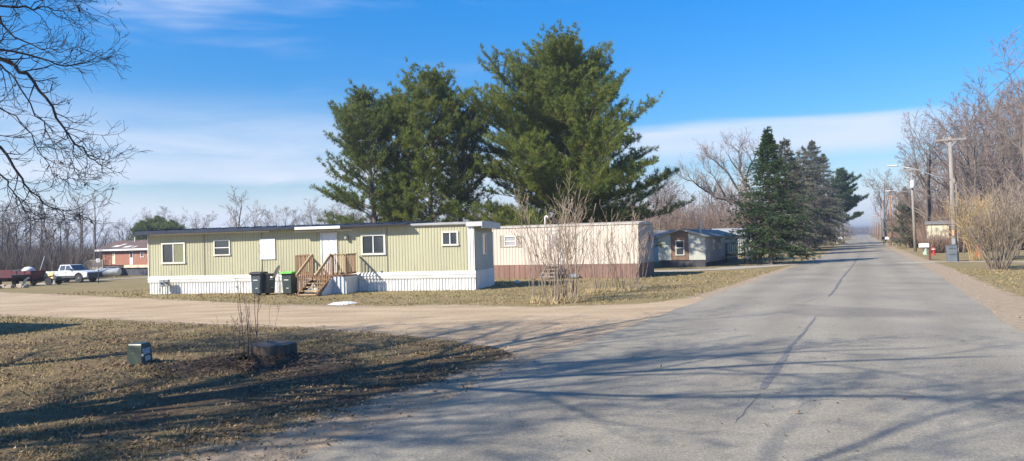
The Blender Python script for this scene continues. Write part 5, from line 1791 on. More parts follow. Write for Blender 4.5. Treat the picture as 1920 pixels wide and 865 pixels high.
# ---------------------------------------------------------------- the big tree standing left of the frame, its boughs hang into the picture
def big_tree():
    rng = random.Random(77)
    loc = Vector((-9.1, 7.6, 0))
    t = thing('oak_tree', 'big bare tree at the left whose drooping boughs hang into the sky', 'tree', loc)
    sets = branch_set(21, 7.0, .58, kids=(13, 10, 8, 5, 2), lrat=(1.3, .5, .46, .45, .45), ang=(54, 40, 38, 40, 40), first=(.42, .2, .15, .1, .1), up=(.02, .015, .02, 0, 0),
                      wob=(.05, .09, .15, .2, .2), rr=(.36, .48, .5, .5, .5), rmin=.005, seg=(7, 8, 5, 4, 3))
    def P(px, py, Y):
        d = ray(px, py); tt = Y / d.y
        return Vector((d.x * tt, Y, H + d.z * tt)) - loc
    trunk = [s for s in sets if s[2] == 0][0]
    def root(z):
        best = min(trunk[0], key=lambda q: abs(q.z - z)); return best.copy()
    limbs = [
        ([(-260, 20, 8.2), (-120, 40, 8.4), (0, 112, 8.6), (49, 141, 8.6), (87, 184, 8.6), (121, 238, 8.7), (150, 280, 8.8), (178, 303, 8.8), (202, 310, 8.8)], .045, 4.9),
        ([(-200, 60, 8.8), (-60, 70, 9.2), (0, 90, 9.2), (73, 109, 9.3), (121, 121, 9.3), (155, 118, 9.3), (190, 104, 9.3)], .034, 5.4),
        ([(-260, 160, 7.6), (-90, 220, 7.8), (0, 277, 8.0), (29, 315, 8.0), (63, 359, 8.1), (97, 388, 8.1), (121, 405, 8.1)], .038, 4.2),
        ([(-260, -60, 9), (-80, -10, 9.2), (0, 10, 9.2), (48, 14, 9.2), (90, 17, 9.2), (122, 23, 9.2)], .045, 6.0),
        ([(-150, 60, 8.1), (-40, 90, 8.3), (0, 122, 8.3), (30, 150, 8.2), (70, 215, 8.2), (95, 260, 8.2), (130, 295, 8.2), (150, 330, 8.2)], .024, 5.0),
        ([(-120, 10, 8.5), (-20, 20, 8.6), (15, 60, 8.7), (60, 86, 8.7), (110, 95, 8.8), (150, 90, 8.8)], .026, 5.8),
        ([(-160, 170, 9.2), (-50, 190, 9.3), (0, 205, 9.3), (40, 235, 9.2), (80, 290, 9.2), (100, 325, 9.2), (125, 340, 9.2)], .022, 4.8),
        ([(-200, 240, 7.4), (-60, 280, 7.6), (0, 330, 7.7), (25, 360, 7.7), (45, 395, 7.7), (60, 415, 7.7)], .022, 3.9),
        ([(-100, -120, 8.6), (-20, -60, 8.6), (40, -20, 8.7), (80, -4, 8.7), (110, -8, 8.7), (140, -4, 8.7)], .03, 6.6),
    ]
    hand = []
    def twig(p, d, L, r, l):
        n = 4
        pts, rad = [p.copy()], [r]
        for i in range(n):
            d = (d + Vector((rng.gauss(.03, .24), rng.gauss(0, .24), rng.gauss(-.02 + .06 * i, .24)))).normalized()
            p = p + d * (L / n); pts.append(p.copy()); rad.append(max(.0022, r * (1 - .8 * (i + 1) / n)))
        hand.append((pts, rad, l))
        if l < 4:
            for j in range(rng.choice((2, 3)) if l == 2 else rng.choice((1, 2, 2))):
                f = rng.uniform(.15, .95); i = int(f * n); q = pts[i].lerp(pts[min(n, i + 1)], f * n - i)
                dd = (pts[i + 1] - pts[i]).normalized()
                a = R(rng.uniform(22, 55))
                nd = dd * math.cos(a) + rand_perp(dd, rng) * math.sin(a)
                twig(q, nd.normalized(), L * rng.uniform(.4, .65), max(.003, r * .6), l + 1)
    for pl, r, zr_ in limbs:
        pts = [root(zr_)] + [P(*q) for q in pl]
        # smooth a little by subdividing
        fine = []
        for i in range(len(pts) - 1):
            for k in range(3):
                f = k / 3
                a = pts[max(i - 1, 0)]; b = pts[i]; c = pts[i + 1]; e = pts[min(i + 2, len(pts) - 1)]
                fine.append(0.5 * ((2 * b) + (c - a) * f + (2 * a - 5 * b + 4 * c - e) * f * f + (3 * b - a - 3 * c + e) * f ** 3) + Vector((rng.gauss(0, .012), rng.gauss(0, .012), rng.gauss(0, .012))))
        fine.append(pts[-1])
        n = len(fine)
        rad = [max(.003, .78 * r * (1 - .9 * (i / (n - 1)) ** .9)) + (.03 * max(0, 1 - i / 4)) for i in range(n)]
        hand.append((fine, rad, 1))
        for i in range(4, n - 1):
            for _ in range(1 if i < n * .6 else 2):
                f = rng.random()
                q = fine[i].lerp(fine[i + 1], f)
                dd = (fine[i + 1] - fine[i]).normalized()
                a = R(rng.uniform(22, 62))
                pp = rand_perp(dd, rng)
                if pp.y * 0 + pp.x < 0 and rng.random() < .5: pp = -pp
                nd = (dd * math.cos(a) + pp * math.sin(a)).normalized()
                twig(q, nd, rng.uniform(.2, .6), max(.004, rad[i] * .5), 2)
    # leave out generated boughs that would come into view below the hand-placed ones
    keep = []
    for s in sets:
        w = [p + loc for p in s[0]]
        bad = s[2] > 0 and any((p.y > 1 and p.x / p.y > -.66 and p.z < 2 + p.y * .36) for p in w)
        if not bad: keep.append(s)
    M_ob = mat('oak_bark', (.085, .07, .062), (.055, .045, .042), scale=3, rough=.95, bump=.8, bscale=12)
    obj('trunk', tubes_mb(keep, levels=(0, 1)), M_ob, t, smooth=True)
    obj('crown', tubes_mb(keep, levels=(2, 3, 4, 5)), M_ob, t)
    o = obj('bough', tubes_mb([s for s in hand if s[2] == 1]), M_ob, t, smooth=True)
    obj('twigs', tubes_mb([s for s in hand if s[2] > 1], sides=(6, 5, 4, 3, 3)), mat('dark_twigs', (.085, .065, .06), (.06, .048, .045), scale=2, rough=.9), o)
    # a few leaves that never fell
    lv = MB()
    tips = [s[0][-1] for s in hand if s[2] >= 2]
    for p in rng.sample(tips, 22):
        for _ in range(rng.choice((1, 1, 3))):
            q = p + Vector((rng.gauss(0, .03), rng.gauss(0, .03), -rng.uniform(.01, .06)))
            s = rng.uniform(.018, .035); a = rng.uniform(0, 6.28)
            u = Vector((math.cos(a), math.sin(a), rng.uniform(-.5, .5))) * s; v = Vector((rng.uniform(-.4, .4), rng.uniform(-.4, .4), -1)) * s * 1.5
            lv.add([q, q + u * .5 + v * .4, q + v, q - u * .5 + v * .5], [(0, 1, 2, 3)])
    obj('leaves', lv, mat('withered_leaf', (.12, .07, .045), (.09, .05, .035)), o)
big_tree()
# a second bare tree behind the camera's left shoulder: its boughs throw the shadows over the near road
s2_ = branch_set(33, 9.0, .34, kids=(12, 9, 7, 4), lrat=(1.1, .5, .45, .45), ang=(52, 42, 40, 40), first=(.55, .2, .15, .1), wob=(.05, .10, .16, .2), rr=(.30, .5, .5, .5), rmin=.007, seg=(7, 7, 5, 4))
bare_tree('oak_tree', 'bare tree behind the camera whose shadow lies over the near road', Vector((-6.6, 1.3, 0)), s2_, M_bark, M_bark)
s4_ = branch_set(39, 8.5, .46, kids=(12, 10, 8, 4), lrat=(1.0, .5, .45, .45), ang=(46, 42, 40, 40), first=(.4, .2, .15, .1), wob=(.05, .10, .16, .2), rr=(.4, .5, .5, .5), rmin=.008, seg=(7, 7, 5, 4))
bare_tree('oak_tree', 'thick-limbed bare tree left of the camera shading the lower left corner of the lawn', Vector((-14.6, 3.4, 0)), s4_, M_bark, M_bark)
s2_ = branch_set(35, 8.5, .30, kids=(12, 10, 8, 5), lrat=(1.0, .5, .45, .45), ang=(48, 42, 40, 40), first=(.45, .2, .15, .1), wob=(.05, .10, .16, .2), rr=(.32, .5, .5, .5), rmin=.007, seg=(7, 7, 5, 4))
s3_ = branch_set(37, 8.0, .40, kids=(12, 10, 8, 5), lrat=(1.0, .5, .45, .45), ang=(46, 42, 40, 40), first=(.5, .2, .15, .1), wob=(.05, .10, .16, .2), rr=(.34, .5, .5, .5), rmin=.007, seg=(7, 7, 5, 4))
bare_tree('oak_tree', 'bare tree close behind the big left one, widening its shadow on the lawn', Vector((-12.4, 6.1, 0)), s3_, M_bark, M_bark)
bare_tree('oak_tree', 'bare tree left of the camera whose shadow stripes the far half of the crossing', Vector((-14.2, 11.0, 0)), s2_, M_bark, M_bark)


# ---------------------------------------------------------------- conifers
def tuft_mesh(name, P, D, n, length, width, seed, spread=.75, flat=0.0):
    """n thin needle blades fanning from each point P along D"""
    g = np.random.default_rng(seed)
    Nn = len(P)
    P = np.repeat(P, n, 0); D = np.repeat(D, n, 0)
    d = D + g.normal(0, spread, (Nn * n, 3)) * np.array([1, 1, 1 - flat])
    d /= np.linalg.norm(d, axis=1)[:, None]
    L = length * g.uniform(.6, 1.25, Nn * n)
    q = np.cross(d, g.normal(0, 1, (Nn * n, 3)))
    q /= np.linalg.norm(q, axis=1)[:, None] + 1e-9
    w = width * g.uniform(.7, 1.3, Nn * n)
    b = P + g.normal(0, length * .12, P.shape)
    V = np.stack([b - q * w[:, None] * .5, b + q * w[:, None] * .5, b + d * (L * .6)[:, None] + q * w[:, None] * .42, b + d * L[:, None]], 1).reshape(-1, 3)
    return arr_mesh(name, V, np.arange(4 * Nn * n).reshape(-1, 4))


def pine(label, loc, Ht, env, seed, m, group=None, trunk_r=.28, whorl=.55, nb=6, lean=(0, 0), upang=(5, 45), tl=.30, tw=.035, nn=10, dens=1.0, name='pine_tree', gap=.0,
         sub=.55, wood=None, z0=1.2, droop=0.0, flat=0.0, spread=.7, tipup=.35, tufts=1.0, dead=0.0, twigm=None):
    """env(z, az) -> branch length"""
    rng = random.Random(seed)
    t = thing(name, label, 'tree', loc, 0, group)
    tr = []
    k = 14
    for i in range(k + 1):
        f = i / k
        tr.append(Vector((lean[0] * f * f + rng.gauss(0, .03) , lean[1] * f * f + rng.gauss(0, .03), -.1 + (Ht + .1) * f)))
    rad = [trunk_r * (1 - .93 * i / k) for i in range(k + 1)]
    mb = MB().tube(tr, rad, 10, cap=False)
    Pp, Dd = [], []
    bare = MB()
    z = z0
    def tr_at(z):
        f = max(0, min(.9999, (z + .1) / (Ht + .1))) * k
        i = int(f); return tr[i].lerp(tr[i + 1], f - i)
    while z < Ht - .15:
        f = z / Ht
        rot = rng.uniform(0, 6.28)
        n_ = nb if f < .85 else max(4, nb - 1)
        for b in range(n_):
            if rng.random() < gap: continue
            az = rot + 2 * math.pi * b / n_ + rng.gauss(0, .25)
            L = env(z, az) * rng.uniform(.68, 1.08) * (min(1, .16 + (Ht - z) / 3.0) if droop == 0 else 1)
            if L < .15: continue
            zz = z + rng.uniform(-.25, .25) * whorl * 1.2
            a0 = R(upang[0] + (upang[1] - upang[0]) * f + rng.gauss(0, 6))
            d = Vector((math.cos(az) * math.cos(a0), math.sin(az) * math.cos(a0), math.sin(a0)))
            p = tr_at(zz)
            n = max(4, int(L / .45))
            pts = [p.copy()]
            for i in range(n):
                g_ = i / n
                d = (d + Vector((rng.gauss(0, .05), rng.gauss(0, .05), rng.gauss(0, .04) - droop * (1 - g_) * .12 + tipup * g_ * .16 * (4.0 / max(4, n)) * (1 if droop == 0 else .7) * 1.6))).normalized()
                p = p + d * (L / n); pts.append(p.copy())
            br = max(.008, trunk_r * .26 * (L / max(1, env(Ht * .3, az) + .5)) * (1 - .5 * f))
            isdead = rng.random() < dead
            (bare if isdead else mb).tube(pts, [br * (1 - .85 * i / n) for i in range(n + 1)], 4 if L > 1 else 3, cap=False)
            # side shoots fan out flat from the outer part
            i0 = 1 if L < 1.5 else max(1, int(n * (.22 if dens >= 1 else .35)))
            for i in range(i0, n + 1):
                g_ = i / n
                dd = (pts[min(n, i + 1)] - pts[i - 1]).normalized() if i < n else (pts[n] - pts[n - 1]).normalized()
                side = dd.cross(Vector((0, 0, 1))).normalized()
                ns = 2 if i < n else 1
                for s in ((-1, 1) if i < n else (0,)):
                    if rng.random() > dens * .95 and i < n: continue
                    sl = min(1.5, L * sub * (1.08 - g_) + min(.25, L * .35)) * rng.uniform(.5, 1.1)
                    a = R(rng.uniform(30, 68)) if s else 0
                    sd = (dd * math.cos(a) + side * s * math.sin(a) + Vector((0, 0, rng.uniform(-.05, .32) - droop * .35))).normalized()
                    q = pts[i].copy()
                    m_ = max(2, int(sl / .2))
                    qs = [q.copy()]
                    for j in range(m_):
                        sd = (sd + Vector((rng.gauss(0, .1), rng.gauss(0, .1), rng.gauss(0, .08) + (.06 if droop == 0 else -.04)))).normalized()
                        q = q + sd * (sl / m_); qs.append(q.copy())
                        if not isdead and rng.random() < tufts:
                            up_ = Vector((0, 0, .45 if droop == 0 else .0))
                            Pp.append(tuple(q)); Dd.append(tuple((sd + up_).normalized()))
                            if rng.random() < .45 * tufts:
                                r3 = rand_perp(sd, rng) * .16
                                Pp.append(tuple(q + r3)); Dd.append(tuple((sd + up_ + r3 * 3).normalized()))
                    if sl > .4:
                        (bare if isdead else mb).tube(qs, [.011 * (1 - .6 * j / m_) for j in range(m_ + 1)], 3, cap=False)
                    if isdead:
                        for _ in range(2):
                            q0 = rng.choice(qs); d3 = (sd + rand_perp(sd, rng) * .8 - Vector((0, 0, .3))).normalized()
                            bare.tube([q0, q0 + d3 * .35, q0 + d3 * .6 - Vector((0, 0, .08))], [.008, .006, .004], 3, cap=False)
        z += whorl * rng.uniform(.75, 1.25) * (1 - .35 * f)
    top = tr[-1]
    for _ in range(14):
        Pp.append(tuple(top + Vector((rng.gauss(0, .06), rng.gauss(0, .06), rng.uniform(-.6, .05))))); Dd.append((rng.gauss(0, .3), rng.gauss(0, .3), 1))
    obj('trunk', mb, wood or M_bark, t)
    if bare.v: obj('dead_branches', bare, twigm or M_twig, t)
    me = tuft_mesh('crown', np.array(Pp), np.array(Dd), nn, tl, tw, seed, spread=spread, flat=flat)
    link_mesh('crown', me, m, t)
    return t, len(Pp)


M_pine = leafy('white_pine_needles', (.11, .16, .036), (.21, .24, .046), (.27, .285, .07), scale=.8, trans=.45)
M_pine2 = leafy('white_pine_needles_blue', (.085, .135, .044), (.165, .20, .048), (.22, .24, .065), scale=.8, trans=.45)
M_fir = leafy('fir_needles', (.035, .068, .030), (.055, .095, .032), (.085, .125, .04), scale=.8, trans=.15)
M_spr = leafy('spruce_needles', (.10, .112, .078), (.13, .135, .092), (.17, .16, .115), scale=.8, trans=.2)
cnt = []


def interp_env(tab, seed, right=1.0, left=1.0, rough=.22):
    zs = [a for a, b in tab]; ls = [b for a, b in tab]
    def env(z, az):
        b = float(np.interp(z, zs, ls))
        nv_ = mnoise.noise(Vector((math.cos(az) * 1.1 + seed, math.sin(az) * 1.1, z * .33)))
        c = math.cos(az)
        side = right if c > 0 else left
        return b * (1 + rough * 2 * nv_) * (1 + (side - 1) * abs(c))
    return env


# big single pine at the right of the pair
pB = at(1068, 55); pB.z = 0
zB = lambda py: (451 - py) / F * 55 + H - 1.3
e = interp_env([(0, 8.6), (2.5, 9.0), (5, 9.0), (8, 8.6), (10, 7.5), (12, 5.8), (14, 4.1), (15.5, 2.7), (17, 1.3)], 3, right=.86, left=1.08, rough=.24)
cnt.append(pine('broad tall white pine, taller and right of the pine clump behind the mobile homes', pB, zB(50), e, 11, M_pine, trunk_r=.38, whorl=.66, nb=8, upang=(-2, 55), z0=1.6, dens=1.0, tl=.28, tw=.030, nn=16)[1])
# left clump: several stems
grp = 'pines of the left clump behind the green mobile home'
for i, (px, Y, top, tab, rt_, lf_, lb, sd, ln_) in enumerate((
        (705, 54, 140, [(0, 1.5), (3, 4.0), (6, 4.8), (9, 4.4), (11.5, 3.4), (14.5, 1.0)], .8, .94, 'leftmost pine of the left clump, dark with long low boughs to the left', 5, (-.9, 0)),
        (752, 56, 152, [(0, 1.0), (3, 3.0), (6, 3.9), (9, 4.2), (11.5, 3.6), (14.5, 1.0)], .9, .9, 'middle pine of the left clump, lower and blunter than its right neighbour', 8, (-.2, 0)),
        (808, 54, 110, [(0, 1.0), (3, 3.0), (6, 3.9), (9, 4.1), (12, 3.9), (14, 2.8), (16, 1.0)], 1.0, .9, 'tallest pine of the left clump with a pointed top', 13, (.3, 0)),
        (862, 56, 178, [(0, .6), (3.5, 1.6), (6, 3.3), (9, 3.8), (11.5, 3.2), (13, 1.2)], .95, .9, 'rightmost pine of the left clump, open so that the sky shows through', 17, (.7, 0)))):
    p = at(px, Y); p.z = 0
    e = interp_env(tab, sd, rt_, lf_, .3)
    cnt.append(pine(lb, p, (460 - top) / F * Y + H - 1.6, e, sd, M_pine2 if i in (0, 3) else M_pine, group=grp, trunk_r=.24, whorl=.82, nb=7, upang=(2, 58), z0=3.3 if i != 3 else 4.2, lean=ln_, dens=.95, tl=.26, tw=.030, nn=15, gap=.06 if i != 3 else .15)[1])

# dark fir at the road, spruces beyond it
pF = G(1447, 495.5)
e = interp_env([(0, 3.1), (1.6, 3.6), (3, 3.1), (5, 2.1), (7.5, .85), (9.2, .25), (10, .12)], 5, 1.0, 1.0, .15)
cnt.append(pine('dense dark green fir with pointed top standing at the left edge of the road', pF, 10.0, e, 31, M_fir, trunk_r=.17, whorl=.33, nb=9, upang=(-8, 25), z0=1.1, tl=.15, tw=.035, nn=10, name='fir_tree', sub=.42, droop=.5, flat=.3, spread=.6, dens=1.0)[1])
for i, (px, Y, top, wid, sd, dd_, m_, z0_, lb) in enumerate((
        (1476, 76, 262, 2.5, 41, .35, M_spr, 2.0, 'tall thinning spruce with bare grey boughs just behind the dark fir'),
        (1509, 98, 276, 2.9, 43, .45, M_spr, 2.2, 'half dead spruce on a pale trunk, second behind the dark fir'),
        (1527, 112, 266, 3.6, 47, .35, M_spr, 2.4, 'tall pointed spruce, the highest of those behind the dark fir'),
        (1548, 136, 292, 3.4, 51, .35, M_spr, 2.0, 'spruce partly hidden behind the tallest roadside spruce'),
        (1492, 92, 300, 2.2, 59, .3, M_spr, 2.0, 'shorter spruce between the dark fir and the pale-trunked one'))):
    p = at(px, Y)
    Hh = (441 - top) / F * Y + H
    wid *= 1.4
    e = interp_env([(0, wid), (2, wid), (Hh * .45, wid * .75), (Hh * .8, wid * .36), (Hh, .1)], sd, 1, 1, .25)
    cnt.append(pine(lb, p, Hh, e, sd, m_, group='spruces lining the left side of the road', trunk_r=.26, whorl=.55, nb=7, upang=(-18, 25), z0=z0_, tl=.26, tw=.055, nn=7, name='spruce_tree', sub=.45, droop=.7, flat=.3, dead=dd_, wood=M_birch if i == 1 else None, tufts=1.0, dens=1.0)[1])
pP = at(1581, 150)
e = interp_env([(0, .5), (4, 3.5), (8, 4.2), (11, 3.4), (13, 2.4), (15.2, .8)], 7, 1.2, 1.0, .4)
cnt.append(pine('ragged pine with flat dark boughs, farthest big conifer left of the road', pP, (438.5 - 320) / F * 150 + H, e, 61, M_fir, trunk_r=.25, whorl=.9, nb=5, upang=(10, 40), z0=4, tl=.5, tw=.09, nn=7, gap=.15)[1])
# dark pines behind the red house
for i, (px, Y, top, sd) in enumerate(((268, 118, 418, 71), (296, 122, 408, 72), (322, 120, 418, 73))):
    p = at(px, Y); Hh = (472 - top) / F * Y + H + .9
    e = interp_env([(0, 3.0), (3, 3.6), (5, 3.0), (Hh, .6)], sd, 1, 1, .3)
    cnt.append(pine('low dark pine in the row behind the red house', p, Hh, e, sd, M_pine2, group='dark pines behind the red house', trunk_r=.2, whorl=.7, nb=6, upang=(5, 50), z0=1.0, tl=.5, tw=.09, nn=7)[1])
# one cedar-like conifer in the right-hand wood
for i, (px, Y, top, wid, sd) in enumerate(((1703, 95, 362, 2.2, 81), (1700, 124, 352, 3.0, 82))):
    p = at(px, Y); Hh = (435 - top) / F * Y + H
    e = interp_env([(0, wid), (Hh * .5, wid * .8), (Hh, .3)], sd, 1, 1, .3)
    cnt.append(pine(['dark conifer right behind the second utility pole', 'dark conifer deeper in the wood beyond the second utility pole'][i], p, Hh, e, sd, M_spr, group='conifers in the right-hand wood', trunk_r=.2, whorl=.7, nb=6, upang=(-5, 40), z0=1.0, tl=.4, tw=.08, nn=7, dead=.2)[1])
print('tufts', sum(cnt), cnt)

# ---------------------------------------------------------------- bare trees of the woods: a few kinds, copied with their trunk and crown
VAR = {}
def variant(key, **kw):
    VAR[key] = kw.pop('sets')
variant('a', sets=branch_set(101, 9.5, .17, kids=(11, 8, 6), lrat=(.42, .5, .5), ang=(35, 38, 40), first=(.22, .2, .15), up=(.02, .10, .06), rmin=.013, wob=(.04, .1, .16)))
variant('b', sets=branch_set(102, 9.0, .16, kids=(10, 8, 6), lrat=(.5, .5, .48), ang=(42, 40, 40), first=(.30, .2, .15), up=(.02, .08, .05), rmin=.013, wob=(.07, .12, .16)))
variant('c', sets=branch_set(103, 8.0, .14, kids=(13, 8, 5), lrat=(.48, .45, .5), ang=(32, 38, 40), first=(.08, .2, .15), up=(.02, .08, .05), rmin=.012, wob=(.06, .1, .16)))
variant('d', sets=branch_set(104, 10.0, .15, kids=(9, 7, 6), lrat=(.38, .5, .5), ang=(36, 40, 42), first=(.42, .2, .15), up=(.02, .09, .06), rmin=.013, wob=(.03, .1, .16)))
variant('e', sets=branch_set(105, 8.5, .20, kids=(8, 7, 6, 4), lrat=(.62, .52, .5, .5), ang=(45, 42, 42, 42), first=(.30, .2, .15, .1), up=(.02, .07, .05, .02), rmin=.010, wob=(.08, .12, .17, .2), seg=(8, 5, 4, 2)))
variant('f', sets=branch_set(106, 7.5, .18, kids=(9, 7, 6, 4), lrat=(.70, .5, .5, .5), ang=(38, 42, 42, 42), first=(.18, .2, .15, .1), up=(.02, .08, .05, .02), rmin=.010, wob=(.09, .12, .17, .2), seg=(8, 5, 4, 2)))
PROTO = {}
def wood_tree(key, twigm, px, Y, top_py, label, group, rot, hz=None, wid=1.0, barkm=None):
    p = at(px, Y)
    d = ray(px, top_py)
    topz = H + d.z / d.y * Y
    hgt = topz - p.z
    full = {'a': 10.0, 'b': 10.0, 'c': 9.0, 'd': 10.3, 'e': 10.0, 'f': 9.8}[key]
    s = hgt / full
    kk = (key, twigm.name)
    if kk not in PROTO:
        t = bare_tree('bare_tree', label, p, VAR[key], barkm or M_bark, twigm, group, rot)
        PROTO[kk] = t
    else:
        t = copy_tree(PROTO[kk])
    t.location = p; t.rotation_euler = (0, 0, rot); t.scale = (s * wid, s * wid, s)
    tag(t, label, 'tree', group)
    return t

rng = random.Random(2024)
def row(n, px0, px1, Y0, Y1, tops, twigs, label, group, keys='abcdef', wid=(.9, 1.3), jit=14):
    for i in range(n):
        f = (i + rng.random()) / n
        px = px0 + (px1 - px0) * f
        Y = rng.uniform(Y0, Y1)
        top = float(np.interp(px, [a for a, b in tops], [b for a, b in tops])) + rng.uniform(-jit * .5, jit)
        wood_tree(rng.choice(keys), rng.choice(twigs), px, Y, top, label, group, rng.uniform(0, 6.28), wid=rng.uniform(*wid))
TL = [(-150, 380), (0, 402), (40, 395), (100, 405), (140, 402), (175, 392), (200, 410), (260, 418), (330, 408), (400, 415), (520, 405), (640, 385), (760, 380), (900, 380)]
row(17, -150, 135, 84, 98, TL, (M_twig, M_twig, M_twig2), 'bare grey-brown tree in the wood behind the white pickup', 'bare trees behind the pickup', wid=(.95, 1.5), jit=22)
row(15, -150, 260, 108, 132, [(a, b + 8) for a, b in TL], (M_twig, M_twig2), 'bare tree deep in the wood behind the pickup and the red house', 'bare trees deep in the left wood', wid=(1.0, 1.5), jit=22)
wood_tree('d', M_twig, 150, 106, 384, 'slender tall tree behind the pickup, rising over its neighbours', None, 1.0, wid=.95)
wood_tree('a', M_twig, 176, 106, 375, 'tallest pale-topped tree at the far left, beside the red house', None, 2.0, wid=1.0)
wood_tree('b', M_twig, 100, 78, 440, 'short bare tree just behind the bed of the pickup', None, 4.0)
row(9, 225, 395, 125, 145, [(225, 412), (330, 398), (395, 405)], (M_twig, M_twig3), 'bare tree standing behind the red house and its dark pines', 'bare trees behind the red house', jit=24)
wood_tree('c', M_twig, 446, 92, 369, 'round-headed bare tree right behind the navy roof', None, .4, wid=1.35)
wood_tree('c', M_twig, 480, 96, 392, 'smaller bare tree leaning out of the round-headed one behind the navy roof', None, 2.4, wid=1.1)
row(14, 500, 700, 120, 150, [(500, 412), (545, 400), (600, 388), (640, 380), (700, 380)], (M_twig, M_twig3, M_twig2), 'thin bare tree showing between the navy roof and the pines', 'thin bare trees left of the pines', jit=22)
row(14, 690, 930, 100, 130, [(690, 385), (930, 370)], (M_twig2, M_twig), 'bare tree behind the pine trunks', 'bare trees behind the pines', jit=20)
# behind the beige and grey homes
T2_ = [(1120, 380), (1180, 352), (1235, 340), (1270, 352), (1320, 350), (1400, 345), (1450, 350)]
row(26, 1120, 1450, 100, 125, T2_, (M_twig2, M_twig3, M_twig2), 'reddish bare tree in the thicket behind the grey mobile home', 'bare trees behind the grey mobile home', wid=(.85, 1.2), jit=24)
row(14, 1150, 1440, 88, 98, [(a, b + 36) for a, b in T2_], (M_twig3, M_twig2), 'lower tan bare tree at the front of the thicket behind the homes', 'lower bare trees behind the homes', wid=(.9, 1.3), jit=20)
wood_tree('b', M_twig2, 1237, 92, 338, 'tallest tan tree in the thicket right of the beige mobile home', None, 1.3, wid=1.2)

# the leaning willow behind the fir, its bough arching to the left
def willow():
    loc = at(1422, 84)
    sets = []
    rg = random.Random(9)
    hx = lambda px, py: Vector(((px - 1422) / F * 84, rg.uniform(-.6, .6), (443 - py) / F * 84 + H))
    main = [
        ([(1424, 480), (1418, 430), (1410, 405), (1396, 385), (1370, 378), (1345, 370), (1322, 352), (1300, 338), (1288, 334)], .30),
        ([(1412, 408), (1407, 380), (1398, 350), (1394, 320), (1392, 290), (1390, 282)], .22),
        ([(1407, 382), (1385, 350), (1365, 322), (1345, 300), (1330, 290)], .16),
        ([(1399, 352), (1408, 325), (1418, 300), (1424, 288)], .15),
        ([(1416, 425), (1432, 390), (1440, 350), (1446, 310)], .18),
        ([(1370, 378), (1352, 350), (1340, 330), (1322, 312)], .12),
        ([(1394, 322), (1378, 300), (1366, 286)], .10),
    ]
    t = thing('willow_tree', 'big bare spreading tree whose long bough arches left beside the dark fir', 'tree', loc)
    def br(p, d, L, r, l):
        pts, rad = [p.copy()], [r]
        for i in range(4):
            d = (d + Vector((rg.gauss(0, .14), rg.gauss(0, .14), rg.gauss(.05, .12)))).normalized()
            p = p + d * L / 4; pts.append(p.copy()); rad.append(max(.011, r * (1 - .8 * (i + 1) / 4)))
        sets.append((pts, rad, l))
        if l < 4:
            for j in range(rg.choice((3, 4, 5))):
                i = rg.randrange(0, 4); q = pts[i].lerp(pts[i + 1], rg.random()); dd = (pts[i + 1] - pts[i]).normalized()
                a = R(rg.uniform(20, 50))
                br(q, (dd * math.cos(a) + rand_perp(dd, rg) * math.sin(a)).normalized(), L * rg.uniform(.45, .7), max(.011, r * .55), l + 1)
    for pl, r in main:
        pts = [hx(*q) for q in pl]
        if r == .30: pts[0].z = -.2
        fine = []
        for i in range(len(pts) - 1):
            fine += [pts[i], pts[i].lerp(pts[i + 1], .5) + Vector((rg.gauss(0, .07), 0, rg.gauss(0, .07)))]
        fine.append(pts[-1])
        n = len(fine)
        rad = [max(.02, r * (1 - .85 * i / (n - 1))) for i in range(n)]
        sets.append((fine, rad, 1))
        for i in range(3, n - 1):
            for _ in range(3):
                q = fine[i].lerp(fine[i + 1], rg.random()); dd = (fine[i + 1] - fine[i]).normalized()
                a = R(rg.uniform(25, 60)); pp = rand_perp(dd, rg)
                if pp.z < 0: pp = -pp
                br(q, (dd * math.cos(a) + pp * math.sin(a)).normalized(), rg.uniform(1.2, 2.4), max(.02, rad[i] * .45), 2)
    obj('trunk', tubes_mb([s for s in sets if s[2] == 1]), M_bark, t, smooth=True)
    obj('crown', tubes_mb([s for s in sets if s[2] > 1], sides=(6, 5, 4, 3, 3)), M_twig, t)
willow()

# right-hand wood, tall bare trees
TR = [(1690, 330), (1715, 262), (1745, 235), (1770, 250), (1800, 225), (1830, 190), (1855, 170), (1880, 205), (1905, 150), (1960, 120), (2050, 110)]
row(12, 1725, 1960, 74, 96, TR, (M_twig2, M_twig, M_twig2), 'tall reddish bare tree in the wood right of the road', 'tall bare trees right of the road', keys='eef', wid=(.62, .85), jit=30)
row(20, 1705, 2000, 92, 125, [(a, b + 45) for a, b in TR], (M_twig, M_twig2), 'bare tree deeper in the wood right of the road', 'bare trees deeper in the right-hand wood', keys='befa', wid=(.7, 1.0), jit=50)
row(17, 1790, 1990, 66, 84, [(1700, 390), (1800, 360), (1990, 330)], (M_twig3, M_twig2), 'low bare tree at the front of the right-hand wood', 'low bare trees at the edge of the right-hand wood', keys='bc', wid=(.9, 1.4), jit=40)
wood_tree('e', M_twig2, 1925, 60, 96, 'nearest very tall bare tree at the right edge of the photo', None, .7, wid=.75)
wood_tree('f', M_twig2, 1852, 80, 168, 'tall upswept bare tree left of the right edge tree, above the tan shrub', None, 2.7, wid=.8)
wood_tree('e', M_twig, 1738, 84, 232, 'spreading bare tree just left of the nearest utility pole', None, 1.7, wid=.85)
wood_tree('f', M_twig, 1672, 190, 318, 'far bare tree with round head over the row of utility poles', None, 3.1, wid=1.1)
wood_tree('a', M_twig, 1662, 205, 330, 'slimmer far bare tree beside the round-headed one over the poles', None, 5.1, wid=1.1)
